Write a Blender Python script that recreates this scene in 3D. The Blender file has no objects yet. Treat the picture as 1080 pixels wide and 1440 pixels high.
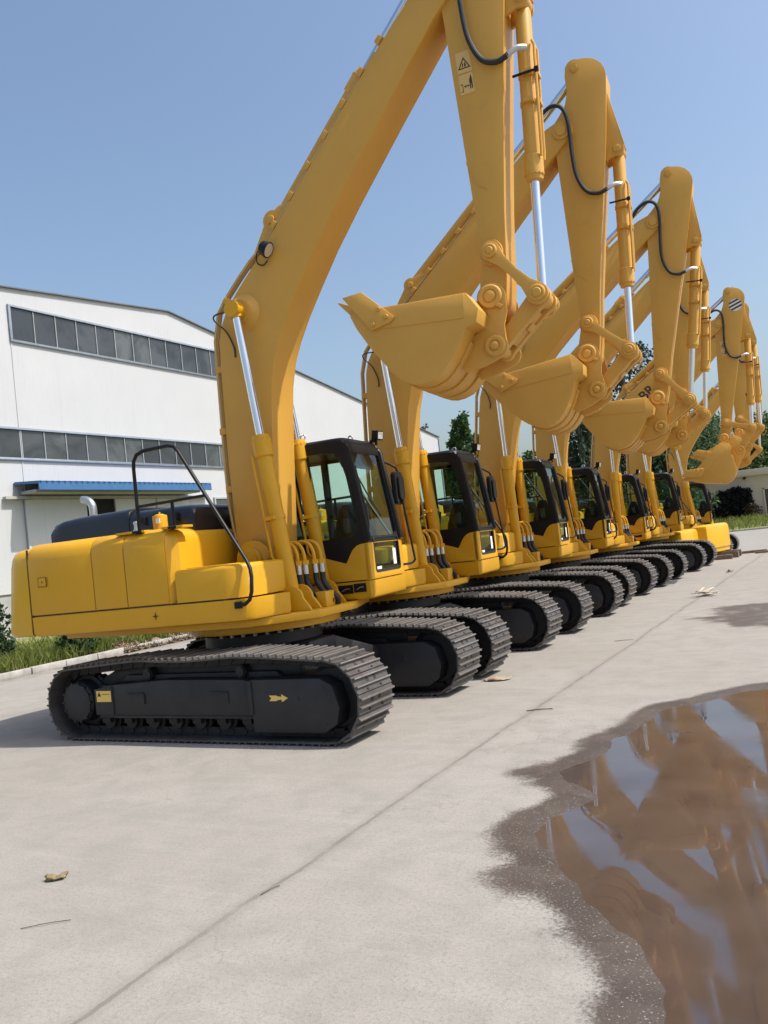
import bpy, bmesh, math, random
import numpy as np
from mathutils import Vector, Matrix, noise
R_ = math.radians
C = bpy.context.scene.collection
random.seed(7)

# ------------------------------------------------------------------ materials
def nmat(name):
    m = bpy.data.materials.new(name); m.use_nodes = True
    nt = m.node_tree
    b = nt.nodes['Principled BSDF']
    return m, nt, b
def N(nt, t, **kw):
    n = nt.nodes.new(t)
    for k, v in kw.items():
        if k == 'inp':
            for a, c in v.items(): n.inputs[a].default_value = c
        else: setattr(n, k, v)
    return n
def L(nt, a, b): nt.links.new(a, b)
def ramp(nt, fac, stops):
    r = N(nt, 'ShaderNodeValToRGB')
    e = r.color_ramp.elements
    while len(e) < len(stops): e.new(0.5)
    for i, (p, c) in enumerate(stops):
        e[i].position = p; e[i].color = (*c, 1) if len(c) == 3 else c
    L(nt, fac, r.inputs['Fac']); return r.outputs['Color']
def texco(nt, kind='Object'):
    return N(nt, 'ShaderNodeTexCoord').outputs[kind]
def noise_t(nt, co, scale, detail=4, rough=.6, dist=0):
    n = N(nt, 'ShaderNodeTexNoise', inp={'Scale': scale, 'Detail': detail, 'Roughness': rough, 'Distortion': dist})
    L(nt, co, n.inputs['Vector']); return n.outputs['Fac']
def bump(nt, b, h, strength=.3, dist=.02):
    n = N(nt, 'ShaderNodeBump', inp={'Strength': strength, 'Distance': dist})
    L(nt, h, n.inputs['Height']); L(nt, n.outputs['Normal'], b.inputs['Normal'])
def mixc(nt, fac, a, b):
    m = N(nt, 'ShaderNodeMix', data_type='RGBA')
    if hasattr(fac, 'links'): L(nt, fac, m.inputs[0])
    else: m.inputs[0].default_value = fac
    for s, v in ((6, a), (7, b)):
        if hasattr(v, 'links'): L(nt, v, m.inputs[s])
        else: m.inputs[s].default_value = (*v, 1)
    return m.outputs[2]
def paint(name, c1, c2, rough, scale=1.3, metal=0, coat=0, bmp=0.0, dirt=None, spec=.4):
    m, nt, b = nmat(name)
    co = texco(nt)
    f = noise_t(nt, co, scale, 5, .65)
    col = ramp(nt, f, [(.3, c1), (.7, c2)])
    if dirt:
        d = noise_t(nt, co, scale*7, 6, .75, .6)
        dm = ramp(nt, d, [(.58, (0, 0, 0)), (.74, (1, 1, 1))])
        mm = N(nt, 'ShaderNodeMath', operation='MULTIPLY', inp={1: dirt[1]}); L(nt, dm, mm.inputs[0])
        col = mixc(nt, mm.outputs[0], col, dirt[0])
    L(nt, col, b.inputs['Base Color'])
    r2 = noise_t(nt, co, scale*4, 4)
    rr = N(nt, 'ShaderNodeMapRange', inp={3: rough-.07, 4: rough+.1}); L(nt, r2, rr.inputs[0])
    L(nt, rr.outputs[0], b.inputs['Roughness'])
    b.inputs['Metallic'].default_value = metal; b.inputs['Specular IOR Level'].default_value = spec
    b.inputs['Coat Weight'].default_value = coat; b.inputs['Coat Roughness'].default_value = .18
    if bmp:
        bump(nt, b, noise_t(nt, co, 60, 3), bmp, .004)
    return m
M = {}
M['yellow'] = paint('yellow_paint', (.59, .300, .009), (.64, .334, .011), .40, .9, coat=.05, bmp=.05, dirt=((.36, .20, .03), .28))
M['ochre'] = paint('boom_paint', (.575, .306, .048), (.625, .340, .058), .44, .8, bmp=.06, dirt=((.40, .24, .07), .30))
M['bucket'] = paint('bucket_paint', (.575, .308, .052), (.63, .345, .066), .52, 1.4, bmp=.12, dirt=((.42, .25, .08), .35))
M['gloss'] = paint('counterweight_paint', (.60, .328, .008), (.65, .362, .010), .32, .8, coat=.15, bmp=.03)
M['black'] = paint('black_paint', (.006, .006, .007), (.011, .011, .012), .42, 2, coat=.04, spec=.25)
M['navy'] = paint('engine_cover_paint', (.008, .009, .013), (.013, .014, .019), .3, 2, coat=.3)
M['frame'] = paint('undercarriage_paint', (.013, .0125, .014), (.026, .025, .027), .5, 2.5, dirt=((.06, .055, .05), .5), bmp=.1)
M['shoe'] = paint('track_steel', (.066, .062, .061), (.118, .108, .101), .46, 3, metal=.3, dirt=((.16, .10, .07), .55), bmp=.15)
M['worn'] = paint('worn_steel', (.17, .145, .125), (.27, .235, .21), .4, 5, metal=.4, dirt=((.20, .12, .08), .6))
M['link'] = paint('track_link', (.012, .011, .011), (.03, .026, .025), .6, 4)
M['rubber'] = paint('rubber_hose', (.014, .014, .015), (.025, .024, .024), .5, 5)
M['pipe'] = paint('pipe_paint', (.50, .33, .12), (.58, .40, .17), .38, 3, metal=.2)
M['chrome'] = paint('chrome', (.72, .73, .76), (.80, .81, .84), .16, 2, metal=1)
M['steel'] = paint('bright_steel', (.5, .5, .5), (.62, .62, .6), .3, 4, metal=.9)
M['seat'] = paint('seat_fabric', (.16, .165, .16), (.24, .245, .24), .9, 14)
M['dash'] = paint('dash_plastic', (.03, .033, .032), (.05, .055, .052), .6, 6)
M['label'] = paint('label_yellow', (.80, .52, .12), (.83, .55, .15), .5, 3)
M['labelpale'] = paint('label_pale', (.66, .42, .14), (.68, .44, .16), .5, 3)
M['ink'] = paint('label_ink', (.05, .035, .015), (.06, .04, .02), .6, 3)
M['white'] = paint('white_label', (.75, .75, .76), (.8, .8, .8), .5, 3)
M['logowhite'] = paint('emblem_white', (.72, .69, .66), (.76, .73, .70), .5, 3)
M['logodark'] = paint('emblem_dark', (.045, .03, .035), (.06, .04, .045), .5, 3)
M['wood'] = paint('weathered_timber', (.10, .075, .055), (.19, .15, .11), .85, 6, bmp=.3)
M['splint'] = paint('split_wood', (.42, .36, .28), (.58, .52, .43), .85, 9, bmp=.3)
M['card'] = paint('cardboard', (.27, .20, .14), (.38, .30, .21), .9, 8)
M['leafdry'] = paint('dry_leaf', (.14, .10, .05), (.32, .25, .14), .85, 18)
def glass(name, tint, rough=.02):
    m, nt, b = nmat(name)
    nt.nodes.remove(b)
    t = N(nt, 'ShaderNodeBsdfTransparent', inp={'Color': (*tint, 1)})
    g = N(nt, 'ShaderNodeBsdfGlossy', inp={'Roughness': rough, 'Color': (.9, .95, .95, 1)})
    f = N(nt, 'ShaderNodeFresnel', inp={'IOR': 1.5})
    x = N(nt, 'ShaderNodeMixShader')
    ge = N(nt, 'ShaderNodeNewGeometry'); iv = N(nt, 'ShaderNodeMath', operation='SUBTRACT', inp={0: 1.0}); L(nt, ge.outputs['Backfacing'], iv.inputs[1])
    fm = N(nt, 'ShaderNodeMath', operation='MULTIPLY'); L(nt, f.outputs[0], fm.inputs[0]); L(nt, iv.outputs[0], fm.inputs[1])
    L(nt, fm.outputs[0], x.inputs[0]); L(nt, t.outputs[0], x.inputs[1]); L(nt, g.outputs[0], x.inputs[2])
    L(nt, x.outputs[0], nt.nodes['Material Output'].inputs['Surface'])
    return m
M['glass'] = glass('tinted_glass', (.82, .92, .88))
def lampmat():
    m, nt, b = nmat('lamp_lens'); b.inputs['Base Color'].default_value = (.75, .77, .8, 1)
    b.inputs['Roughness'].default_value = .12; b.inputs['Metallic'].default_value = .6
    return m
M['lens'] = lampmat()

# ------------------------------------------------------------------ mesh builder
class MB:
    def __init__(s): s.bm = bmesh.new(); s.mi = 0
    def _f(s, vs):
        try:
            f = s.bm.faces.new(vs); f.material_index = s.mi; return f
        except ValueError: return None
    def loops(s, loops, cap0=True, cap1=True, closed=True):
        """skin consecutive loops of equal length"""
        vv = [[s.bm.verts.new(p) for p in lp] for lp in loops]
        n = len(vv[0])
        for a, b in zip(vv, vv[1:]):
            for i in range(n if closed else n-1):
                j = (i+1) % n; s._f((a[i], a[j], b[j], b[i]))
        if cap0: s._f(list(reversed(vv[0])))
        if cap1: s._f(vv[-1])
        return vv
    def prism(s, pts, y0, y1):          # (x,z) polygon along y
        s.loops([[(x, y0, z) for x, z in pts], [(x, y1, z) for x, z in pts]])
    def prism_z(s, pts, z0, z1):
        s.loops([[(x, y, z0) for x, y in pts], [(x, y, z1) for x, y in pts]])
    def prism_x(s, pts, x0, x1):        # (y,z) polygon along x
        s.loops([[(x0, y, z) for y, z in pts], [(x1, y, z) for y, z in pts]])
    def box(s, c, d, rot=None):
        hx, hy, hz = d[0]/2, d[1]/2, d[2]/2
        ps = [Vector((sx*hx, sy*hy, sz*hz)) for sz in (-1, 1) for sx, sy in ((-1, -1), (1, -1), (1, 1), (-1, 1))]
        if rot is not None: ps = [rot @ p for p in ps]
        ps = [p+Vector(c) for p in ps]
        s.loops([ps[:4], ps[4:]])
    def frame(s, d):
        d = Vector(d).normalized()
        up = Vector((0, 0, 1)) if abs(d.z) < .95 else Vector((1, 0, 0))
        u = d.cross(up).normalized(); return u, u.cross(d).normalized()
    def cyl(s, p0, p1, r0, r1=None, seg=20, cap=True):
        p0, p1 = Vector(p0), Vector(p1); r1 = r0 if r1 is None else r1
        u, v = s.frame(p1-p0)
        ring = lambda p, r: [p+(u*math.cos(2*math.pi*i/seg)+v*math.sin(2*math.pi*i/seg))*r for i in range(seg)]
        s.loops([ring(p0, r0), ring(p1, r1)], cap, cap)
    def lathe(s, p0, d, prof, seg=24):   # prof: (along, radius)
        p0 = Vector(p0); d = Vector(d).normalized(); u, v = s.frame(d)
        s.loops([[p0+d*a+(u*math.cos(2*math.pi*i/seg)+v*math.sin(2*math.pi*i/seg))*max(r, 1e-4) for i in range(seg)] for a, r in prof])
    def tube(s, path, r, seg=8, smooth=0):
        P = [Vector(p) for p in path]
        if smooth:
            Q = []
            for i in range(len(P)-1):
                a, b, c, d = P[max(i-1, 0)], P[i], P[i+1], P[min(i+2, len(P)-1)]
                for k in range(smooth):
                    t = k/smooth
                    Q.append(.5*((2*b)+(c-a)*t+(2*a-5*b+4*c-d)*t*t+(3*b-a-3*c+d)*t**3))
            Q.append(P[-1]); P = Q
        lp = []; pu = None
        for i, p in enumerate(P):
            d = (P[min(i+1, len(P)-1)]-P[max(i-1, 0)]).normalized()
            if pu is None: u, v = s.frame(d)
            else:
                u = (pu-d*pu.dot(d)).normalized(); v = u.cross(d).normalized()
            pu = u
            lp.append([p+(u*math.cos(2*math.pi*k/seg)+v*math.sin(2*math.pi*k/seg))*r for k in range(seg)])
        s.loops(lp)
    def ring(s, outer, inner, c, place, d0, d1, n=96):
        """plate between two outlines (2D), star shaped about c; place(a,b,depth)->3D"""
        def cut(poly, ang):
            dx, dy = math.cos(ang), math.sin(ang); best = None
            for (x0, y0), (x1, y1) in zip(poly, poly[1:]+poly[:1]):
                ex, ey = x1-x0, y1-y0; den = dx*ey-dy*ex
                if abs(den) < 1e-9: continue
                t = ((x0-c[0])*ey-(y0-c[1])*ex)/den; k = ((x0-c[0])*dy-(y0-c[1])*dx)/den
                if t > 0 and -1e-6 <= k <= 1+1e-6: best = t if best is None else max(best, t)
            return (c[0]+dx*best, c[1]+dy*best)
        angs = sorted(set([2*math.pi*i/n for i in range(n)]+[math.atan2(y-c[1], x-c[0]) % (2*math.pi) for x, y in outer+inner]))
        O = [cut(outer, a) for a in angs]; I = [cut(inner, a) for a in angs]
        lp = [[place(*p, d0) for p in O], [place(*p, d0) for p in I], [place(*p, d1) for p in I], [place(*p, d1) for p in O]]
        vv = [[s.bm.verts.new(p) for p in l] for l in lp]; n2 = len(angs)
        for k in range(4):
            a, b = vv[k], vv[(k+1) % 4]
            for i in range(n2):
                j = (i+1) % n2; s._f((a[i], a[j], b[j], b[i]))
    def obj(s, name, mats, parent=None, bev=0.0, seg=2, ang=32):
        bm = s.bm
        bmesh.ops.remove_doubles(bm, verts=bm.verts, dist=1e-5)
        bmesh.ops.recalc_face_normals(bm, faces=bm.faces)
        if bev > 0:
            es = [e for e in bm.edges if len(e.link_faces) == 2 and e.calc_face_angle(0) > R_(28)]
            bmesh.ops.bevel(bm, geom=es, offset=bev, segments=seg, affect='EDGES', clamp_overlap=True, profile=.5)
        me = bpy.data.meshes.new(name); bm.to_mesh(me); bm.free()
        if not isinstance(mats, (list, tuple)): mats = [mats]
        for m in mats: me.materials.append(m)
        me.polygons.foreach_set('use_smooth', [True]*len(me.polygons))
        me.set_sharp_from_angle(angle=R_(ang))
        o = bpy.data.objects.new(name, me); C.objects.link(o)
        if parent is not None: o.parent = parent
        return o
def split(o):
    """every loose piece of a mesh becomes an object of its own under the same parent"""
    bm = bmesh.new(); bm.from_mesh(o.data); bm.verts.ensure_lookup_table(); seen = set(); isl = []
    for v in bm.verts:
        if v.index in seen: continue
        st = [v]; seen.add(v.index); cur = []
        while st:
            q = st.pop(); cur.append(q.index)
            for e in q.link_edges:
                w = e.other_vert(q)
                if w.index not in seen: seen.add(w.index); st.append(w)
        isl.append(set(cur))
    bm.free(); out = [o]
    src = o.data
    for k, ids in enumerate(isl):
        b = bmesh.new(); b.from_mesh(src); b.verts.ensure_lookup_table()
        bmesh.ops.delete(b, geom=[v for v in b.verts if v.index not in ids], context='VERTS')
        me = bpy.data.meshes.new(src.name); b.to_mesh(me); b.free()
        for mt in src.materials: me.materials.append(mt)
        me.set_sharp_from_angle(angle=R_(32))
        if k == 0: o.data = me
        else:
            q = o.copy(); q.data = me; C.objects.link(q); out.append(q)
    return out
def tag(o, label, cat=None, group=None, kind=None):
    if label: o['label'] = label
    if cat: o['category'] = cat
    if group: o['group'] = group
    if kind: o['kind'] = kind
    return o
def empty(name, loc, rz=0):
    o = bpy.data.objects.new(name, None); C.objects.link(o); o.location = loc; o.rotation_euler = (0, 0, rz)
    o.empty_display_size = .3; return o
def arc(cx, cz, r, a0, a1, n=8):
    return [(cx+r*math.cos(R_(a0+(a1-a0)*i/n)), cz+r*math.sin(R_(a0+(a1-a0)*i/n))) for i in range(n+1)]
def inset_loop(pts, d):
    """shrink a convex-ish 2D polygon by d"""
    n = len(pts); out = []
    area = sum(pts[i][0]*pts[(i+1) % n][1]-pts[(i+1) % n][0]*pts[i][1] for i in range(n)); sg = 1 if area > 0 else -1
    for i in range(n):
        a, b, c = Vector(pts[i-1]), Vector(pts[i]), Vector(pts[(i+1) % n])
        e1 = (b-a).normalized(); e2 = (c-b).normalized()
        n1 = Vector((-e1.y, e1.x))*sg; n2 = Vector((-e2.y, e2.x))*sg
        m = (n1+n2); m = m/max(.3, m.dot(n1)+1e-9) if m.length > 1e-6 else n1
        out.append((b.x+m.x*d, b.y+m.y*d))
    return out
def loft_z(mb, pts, levels):
    mb.loops([[(x, y, z) for x, y in (inset_loop(pts, d) if d else pts)] for z, d in levels])

# ------------------------------------------------------------------ excavator: reference pins
PF = Vector((.20, 2.12)); PARM = Vector((3.66, 8.48)); PA = Vector((3.75, 4.87))
AC_TAIL = Vector((.86, 6.56))               # on boom
AC_ROD = Vector((.31, .96))                 # on arm, relative to arm pin
KC_TAIL = Vector((.80, -.46))               # bucket cylinder tail on arm
RK = Vector((.06, -3.12)); AEND = Vector((.0, -3.61))
BPIN = Vector((-.01, -.59)); L1, L2 = .79, .765
BC_BASE = Vector((.78, 1.58)); BC_ROD = Vector((.37, 5.43))
def rot2(v, a): return Vector((v.x*math.cos(a)-v.y*math.sin(a), v.x*math.sin(a)+v.y*math.cos(a)))
def ang(v): return math.atan2(v.y, v.x)

PARTS = []      # (object, rig group)
def part(mb, name, mat, rig, root, bev=.0, label=None, **k):
    o = mb.obj(name, mat, root, bev, **k); PARTS.append((o, rig)); o['_rig'] = rig
    if label: o['label'] = label
    return o
def sub(mb, name, mat, parent, bev=.0, label=None, pieces=False, **k):
    o = mb.obj(name, mat, parent, bev, **k)
    if pieces: split(o)
    if label: o['label'] = label
    return o

def track_path():
    pts = []
    pts += [(1.98+.44*math.cos(R_(a)), .485+.44*math.sin(R_(a))) for a in range(-90, 91, 6)]
    top = [(1.98, .925), (1.45, .965), (.8, 1.0), (.4, .985), (0, .975), (-.4, .985), (-.8, 1.0), (-1.4, .965), (-1.98, .925)]
    P = [Vector((x, 0, z)) for x, z in top]
    for i in range(len(P)-1):
        a, b, c, d = P[max(i-1, 0)], P[i], P[i+1], P[min(i+2, len(P)-1)]
        for k in range(1, 8):
            t = k/8; q = .5*((2*b)+(c-a)*t+(2*a-5*b+4*c-d)*t*t+(3*b-a-3*c+d)*t**3); pts.append((q.x, q.z))
        if i < len(P)-2: pts.append((c.x, c.z))
    pts += [(-1.98+.44*math.cos(R_(a)), .485+.44*math.sin(R_(a))) for a in range(90, 271, 6)]
    return pts
def build_track(root, yc, side):
    P = track_path(); n = len(P)
    seg = [math.dist(P[i], P[(i+1) % n]) for i in range(n)]; tot = sum(seg); ns = 52; pitch = tot/ns
    def at(s):
        s %= tot; i = 0
        while s > seg[i]: s -= seg[i]; i = (i+1) % n
        t = s/seg[i]; a, b = P[i], P[(i+1) % n]; return (a[0]+(b[0]-a[0])*t, a[1]+(b[1]-a[1])*t)
    mb = MB()
    h = pitch/2-.004
    prof = [(-h, 0), (h+.012, 0), (h+.012, .012), (h-.010, .02), (h-.018, .056), (h-.036, .056), (h-.044, .02),
            (-.008, .02), (-.014, .050), (-.030, .050), (-.038, .02), (-h+.02, .02), (-h+.014, .026), (-h+.004, .026), (-h, .018)]
    W = .37
    for k in range(ns):
        s = k*pitch+.03
        p = at(s); a, b = at(s-.05), at(s+.05); t = Vector((b[0]-a[0], b[1]-a[1])).normalized(); nn = Vector((t.y, -t.x))
        f = lambda u, w: (p[0]+t.x*u+nn.x*w, p[1]+t.y*u+nn.y*w)
        mb.mi = 0
        mb.prism([f(u, w) for u, w in prof], yc-W, yc+W)
        mb.mi = 2
        for u0, u1, w in ((h-.036, h-.018, .056), (-.030, -.014, .050)):
            mb.prism([f(u0-.002, w-.007), f(u1+.002, w-.007), f(u1, w+.002), f(u0, w+.002)], yc-W+.006, yc+W-.006)
        mb.mi = 1
        for dy in (-.1, .1):                       # chain links, then dark plates painted for the open slots
            mb.prism([f(-h-.01, -.10), (f(h+.01, -.10)), f(h+.01, -.002), f(-h-.01, -.002)], yc+dy-.03, yc+dy+.03)
            mb.prism([f(.006, .019), f(.056, .019), f(.056, .0225), f(.006, .0225)], yc+dy*.8-.026, yc+dy*.8+.026)
        for dy in (-.14, .14):
            mb.prism([f(-.085, .019), f(-.06, .019), f(-.06, .03), f(-.085, .03)], yc+dy-.014, yc+dy+.014)
        mb.cyl((*f(-h, -.05)[:1], yc-.14, f(-h, -.05)[1]), (f(-h, -.05)[0], yc+.14, f(-h, -.05)[1]), .03, seg=8)
    tr = part(mb, 'track', [M['shoe'], M['link'], M['worn']], 'base', root, ang=25)
    # side frame
    mb = MB()
    mb.prism([(-1.55, .29), (1.0, .29), (1.0, .70), (.85, .74), (-.35, .76), (-1.45, .70), (-1.6, .55)], yc-.31, yc+.31)
    mb.prism([(-1.3, .72), (1.3, .72), (1.2, .80), (-1.2, .80)], yc-.12, yc+.12)
    mb.prism([(-1.7, .55), (-1.2, .74), (1.5, .74), (1.5, .86), (.8, .90), (-.8, .90), (-1.5, .85), (-1.85, .70)], yc-.05, yc+.05)  # added infill plate, keeps the bright ground behind from showing through
    mb.cyl((-1.98, yc-.30, .485), (-1.98, yc+.30, .485), .25, seg=24)
    mb.prism([(-1.98, .26), (-1.5, .30), (-1.5, .66), (-1.98, .71)], yc-.10, yc+.24)
    mb.prism([(-1.6, .33), (-1.28, .33), (-1.28, .70), (-1.6, .66)], yc-.325, yc+.325)
    mb.box((-.14, yc+.315*side, .305), (2.26, .02, .03)); mb.box((-.3, yc, .28), (2.5, .2, .12))
    for x in (-1.0, .35):
        mb.box((x+.12, yc+side*.32, .60), (.3, .03, .016)); mb.box((x+.26, yc+side*.315, .53), (.03, .022, .13))
    fr = part(mb, 'track_frame', M['frame'], 'base', root, bev=.012)
    mb = MB(); mb.prism([(.98, .14), (1.95, .14), (2.12, .24), (2.17, .42), (2.10, .66), (1.95, .74), (.98, .74)], yc-.345, yc+.345)
    for z in (.24, .64): mb.cyl((1.98, yc-.352, z), (1.98, yc+.352, z), .014, seg=8)
    mb.cyl((1.62, yc-.352, .52), (1.62, yc+.352, .52), .034, seg=12)
    mb.prism([(.94, .34), (1.0, .34), (1.0, .73), (.94, .73)], yc-.355, yc+.355)
    sub(mb, 'idler_guard', M['frame'], fr, bev=.02)
    mb = MB(); mb.lathe((1.98, yc-.11, .485), (0, 1, 0), [(0, .05), (0, .33), (.05, .40), (.17, .40), (.22, .33), (.22, .05)], 32)
    sub(mb, 'idler', M['frame'], tr)
    mb = MB(); mb.lathe((-1.98, yc-.29, .485), (0, 1, 0), [(0, .05), (0, .24), (.04, .27), (.2, .28), (.21, .33), (.37, .33), (.38, .28), (.54, .27), (.58, .24), (.58, .05)], 28)
    for k in range(14):
        a = 2*math.pi*k/14; mb.box((-1.98+.25*math.cos(a), yc+side*.285, .485+.25*math.sin(a)), (.03, .04, .03))
        mb.box((-1.98+.35*math.cos(a), yc, .485+.35*math.sin(a)), (.05, .12, .09), Matrix.Rotation(-a, 3, 'Y'))
    sub(mb, 'sprocket', M['frame'], tr)
    for k in range(8):
        mb = MB(); x = -1.5+k*.385
        mb.lathe((x, yc-.2, .235), (0, 1, 0), [(0, .03), (0, .10), (.06, .10), (.07, .135), (.1, .135), (.11, .10), (.29, .10), (.3, .135), (.33, .135), (.34, .1), (.4, .1), (.4, .03)], 20)
        mb.box((x, yc+side*.23, .28), (.13, .05, .13))
        sub(mb, 'track_roller', M['link'], fr)
    for x in (-.78, .72):
        mb = MB(); mb.lathe((x, yc-.17, .81), (0, 1, 0), [(0, .03), (0, .075), (.34, .075), (.34, .03)], 18)
        mb.lathe((x, yc+side*.17-.02, .81), (0, 1, 0), [(0, .05), (0, .06), (.04, .06), (.04, .02)], 14); mb.box((x, yc, .74), (.09, .1, .14))
        sub(mb, 'carrier_roller', M['frame'], fr)
    return tr, fr

def build_base(root):
    for s in (-1, 1): build_track(root, s*1.295, s)
    mb = MB()
    # X shaped car body sloping to both track frames
    for s in (-1, 1):
        for e in (-1, 1):
            mb.loops([[(e*.30, s*.3, .55), (e*.95, s*.3, .55), (e*.95, s*.3, .98), (e*.30, s*.3, .98)],
                      [(e*.75, s*1.05, .34), (e*1.25, s*1.05, .34), (e*1.25, s*1.05, .68), (e*.75, s*1.05, .68)]])
    mb.prism_z([(-.95, -.32), (.95, -.32), (.95, .32), (-.95, .32)], .5, .985)
    mb.cyl((0, 0, .6), (0, 0, 1.06), .72, seg=32)
    part(mb, 'car_body', M['frame'], 'base', root, bev=.02)

def house(root):
    U = 'upper'
    mb = MB()
    mb.cyl((0, 0, 1.0), (0, 0, 1.14), .80, seg=40); mb.cyl((0, 0, 1.14), (0, 0, 1.29), .70, seg=40)
    for k in range(40):
        a = 2*math.pi*k/40; mb.cyl((.75*math.cos(a), .75*math.sin(a), 1.14), (.75*math.cos(a), .75*math.sin(a), 1.175), .022, seg=6)
    part(mb, 'swing_ring', M['frame'], U, root)
    # revolving frame
    mb = MB()
    deck = [(-2.6, -.95), (-.3, -1.30), (.55, -1.28), (.9, -.98), (1.22, -.62), (1.25, .30), (1.25, .42), (.95, 1.5), (-2.6, 1.2)]
    mb.prism_z(deck, 1.30, 1.40)
    rim = [(.05+1.02*math.cos(R_(a)), 1.02*math.sin(R_(a))) for a in range(0, 360, 12)]
    mb.prism_z(rim, 1.19, 1.30)
    for y in (-.40, .40):                       # boom foot brackets
        mb.prism([(-.38, 1.40), (.62, 1.40), (.56, 1.75), (.42, 2.05)]+arc(PF.x, PF.y, .25, 0, 180, 10)+[(-.25, 1.75)], y-.035, y+.035)
    for y in (-.5, .5):                         # lugs of the boom cylinders
        for d in (-.13, .13):
            mb.prism([(.50, 1.40), (1.12, 1.40), (1.06, 1.5)]+arc(BC_BASE.x+.06, BC_BASE.y-.02, .17, 0, 150, 8)+[(.55, 1.5)], y+d-.025, y+d+.025)
    mb.prism_x([(-.62, 1.40), (.62, 1.40), (.62, 1.62), (-.62, 1.62)], .46, .52)
    mb.box((.98, -.12, 1.50), (.30, .26, .2))
    fr = part(mb, 'revolving_frame', M['yellow'], U, root, bev=.012)
    mb = MB()
    for k in range(14):
        a = R_(-95+k*9); mb.box((.05+.98*math.cos(a), .98*math.sin(a), 1.175), (.035, .035, .04))
    sub(mb, 'bolt', M['worn'], fr, pieces=True)
    for y in (-.40, .40):
        mb = MB(); s = -1 if y < 0 else 1
        mb.lathe((PF.x, y+s*.035, PF.y), (0, s, 0), [(0, .15), (.02, .15), (.03, .13), (.03, .09), (.05, .085), (.05, .01)], 22)
        sub(mb, 'foot_pin', M['yellow'], fr)
    # counterweight
    mb = MB()
    side = []
    for k in range(13):
        a = R_(-90+k*180/12); side.append((-2.66-.32-.52*max(0, math.cos(a))**.55*1.0, 1.5*math.sin(a)))
    pts = [(-2.66, -1.5), (-2.97, -1.495)]
    for y in (-1.44, -1.32, -1.1, -.8, -.4, 0, .4, .8, 1.1, 1.32, 1.44):
        pts.append((-3.035-.44*(1-(abs(y)/1.5)**2.6)**.8, y))
    pts += [(-2.97, 1.495), (-2.66, 1.5)]
    lv = [(1.405, .05), (1.43, .018), (1.47, 0), (2.34, .004), (2.46, .018), (2.53, .05), (2.57, .10), (2.588, .19)]
    lp = []
    for z, d in lv:
        q = inset_loop(pts, d) if d else pts
        q = [(max(x, -9), y) for x, y in q]
        tilt = (z-1.45)*.12
        lp.append([(-2.66 if i in (0, len(q)-1) else min(x+tilt*min(1, max(0, (-2.66-x)/.25)), -2.67), y, z) for i, (x, y) in enumerate(q)])
    mb.loops(lp)
    part(mb, 'counterweight', M['gloss'], U, root)
    # body core with rounded top
    mb = MB()
    core = [(-2.60, -1.485), (-.385, -1.485), (-.265, -1.37), (-.265, 1.485), (-2.60, 1.485)]
    loft_z(mb, core, [(1.42, 0), (2.40, 0), (2.50, .018), (2.56, .055), (2.60, .12), (2.618, .22)])
    body = part(mb, 'body', M['yellow'], U, root)
    prof = lambda g: [(-1.485-g, 1.69), (-1.485-g, 2.40), (-1.467-g, 2.50), (-1.43-g*.8, 2.56+g*.5), (-1.365-g*.5, 2.60+g), (-1.265, 2.618+g)]
    for (x0, x1) in ((-2.632, -1.556), (-1.544, -1.036), (-1.024, -.395)):
        mb = MB(); a = prof(.016); b = list(reversed(prof(-.004)))
        mb.prism_x(a+b, x0, x1)
        d = sub(mb, 'side_door', M['yellow'], body, bev=.004)
        if x0 < -2:
            mb = MB(); mb.box((-2.40, -1.502, 2.12), (.14, .012, .11)); mb.mi = 1
            mb.box((-2.328, -1.508, 2.12), (.022, .008, .125)); mb.box((-2.40, -1.508, 2.182), (.15, .008, .010)); mb.box((-2.40, -1.508, 2.058), (.15, .008, .012)); mb.box((-2.472, -1.508, 2.12), (.010, .008, .12)); mb.box((-2.40, -1.509, 2.12), (.026, .008, .026))  # black strips paint the recess edges as if shaded
            sub(mb, 'door_latch', [M['yellow'], M['black']], d, bev=.003)
    mb = MB()
    for x in (-1.55, -1.03): mb.box((x, -1.482, 2.06), (.014, .016, .74))
    mb.box((-1.13, -1.482, 1.676), (3.05, .016, .014)); mb.box((-2.644, -1.482, 2.0), (.020, .02, 1.14)); mb.box((.12, -1.482, 1.672), (.75, .012, .012))
    sub(mb, 'panel_seam', M['rubber'], body, pieces=True)  # black strips laid in the panel gaps, standing for their shade
    mb = MB(); mb.prism_x([(1.48, 1.685), (1.50, 1.69), (1.50, 2.40), (1.48, 2.45)], -2.635, -.30)
    sub(mb, 'side_panel', M['yellow'], body, bev=.004)
    # skirt under the doors with its curved front end
    mb = MB()
    sk = [(-2.632, -1.501), (.55, -1.501), (.68, -1.46), (.76, -1.36), (.82, -1.10), (.95, -.86), (.80, -.72), (-2.632, -.98)]
    loft_z(mb, sk, [(1.395, .06), (1.41, .02), (1.45, .004), (1.662, 0)])
    mb.mi = 1
    star = []
    for k in range(8):
        r = .05 if k % 2 == 0 else .014; a = R_(k*45); star.append((-.62+r*math.cos(a), 1.545+r*math.sin(a)))
    mb.prism(star, -1.5045, -1.49)
    part(mb, 'side_skirt', [M['yellow'], M['ink']], U, root)
    mb = MB(); mb.prism_z([(-2.65, .95), (-.25, .95), (-.25, 1.495), (-2.65, 1.495)], 1.40, 1.668)
    part(mb, 'side_skirt', M['yellow'], U, root, bev=.02)
    # fuel tank and tool box ahead of the hood
    mb = MB()
    tk = [(-.28, -1.49), (.42, -1.49), (.58, -1.46), (.68, -1.38), (.74, -1.22), (.76, -.56), (-.25, -.56)]
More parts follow.
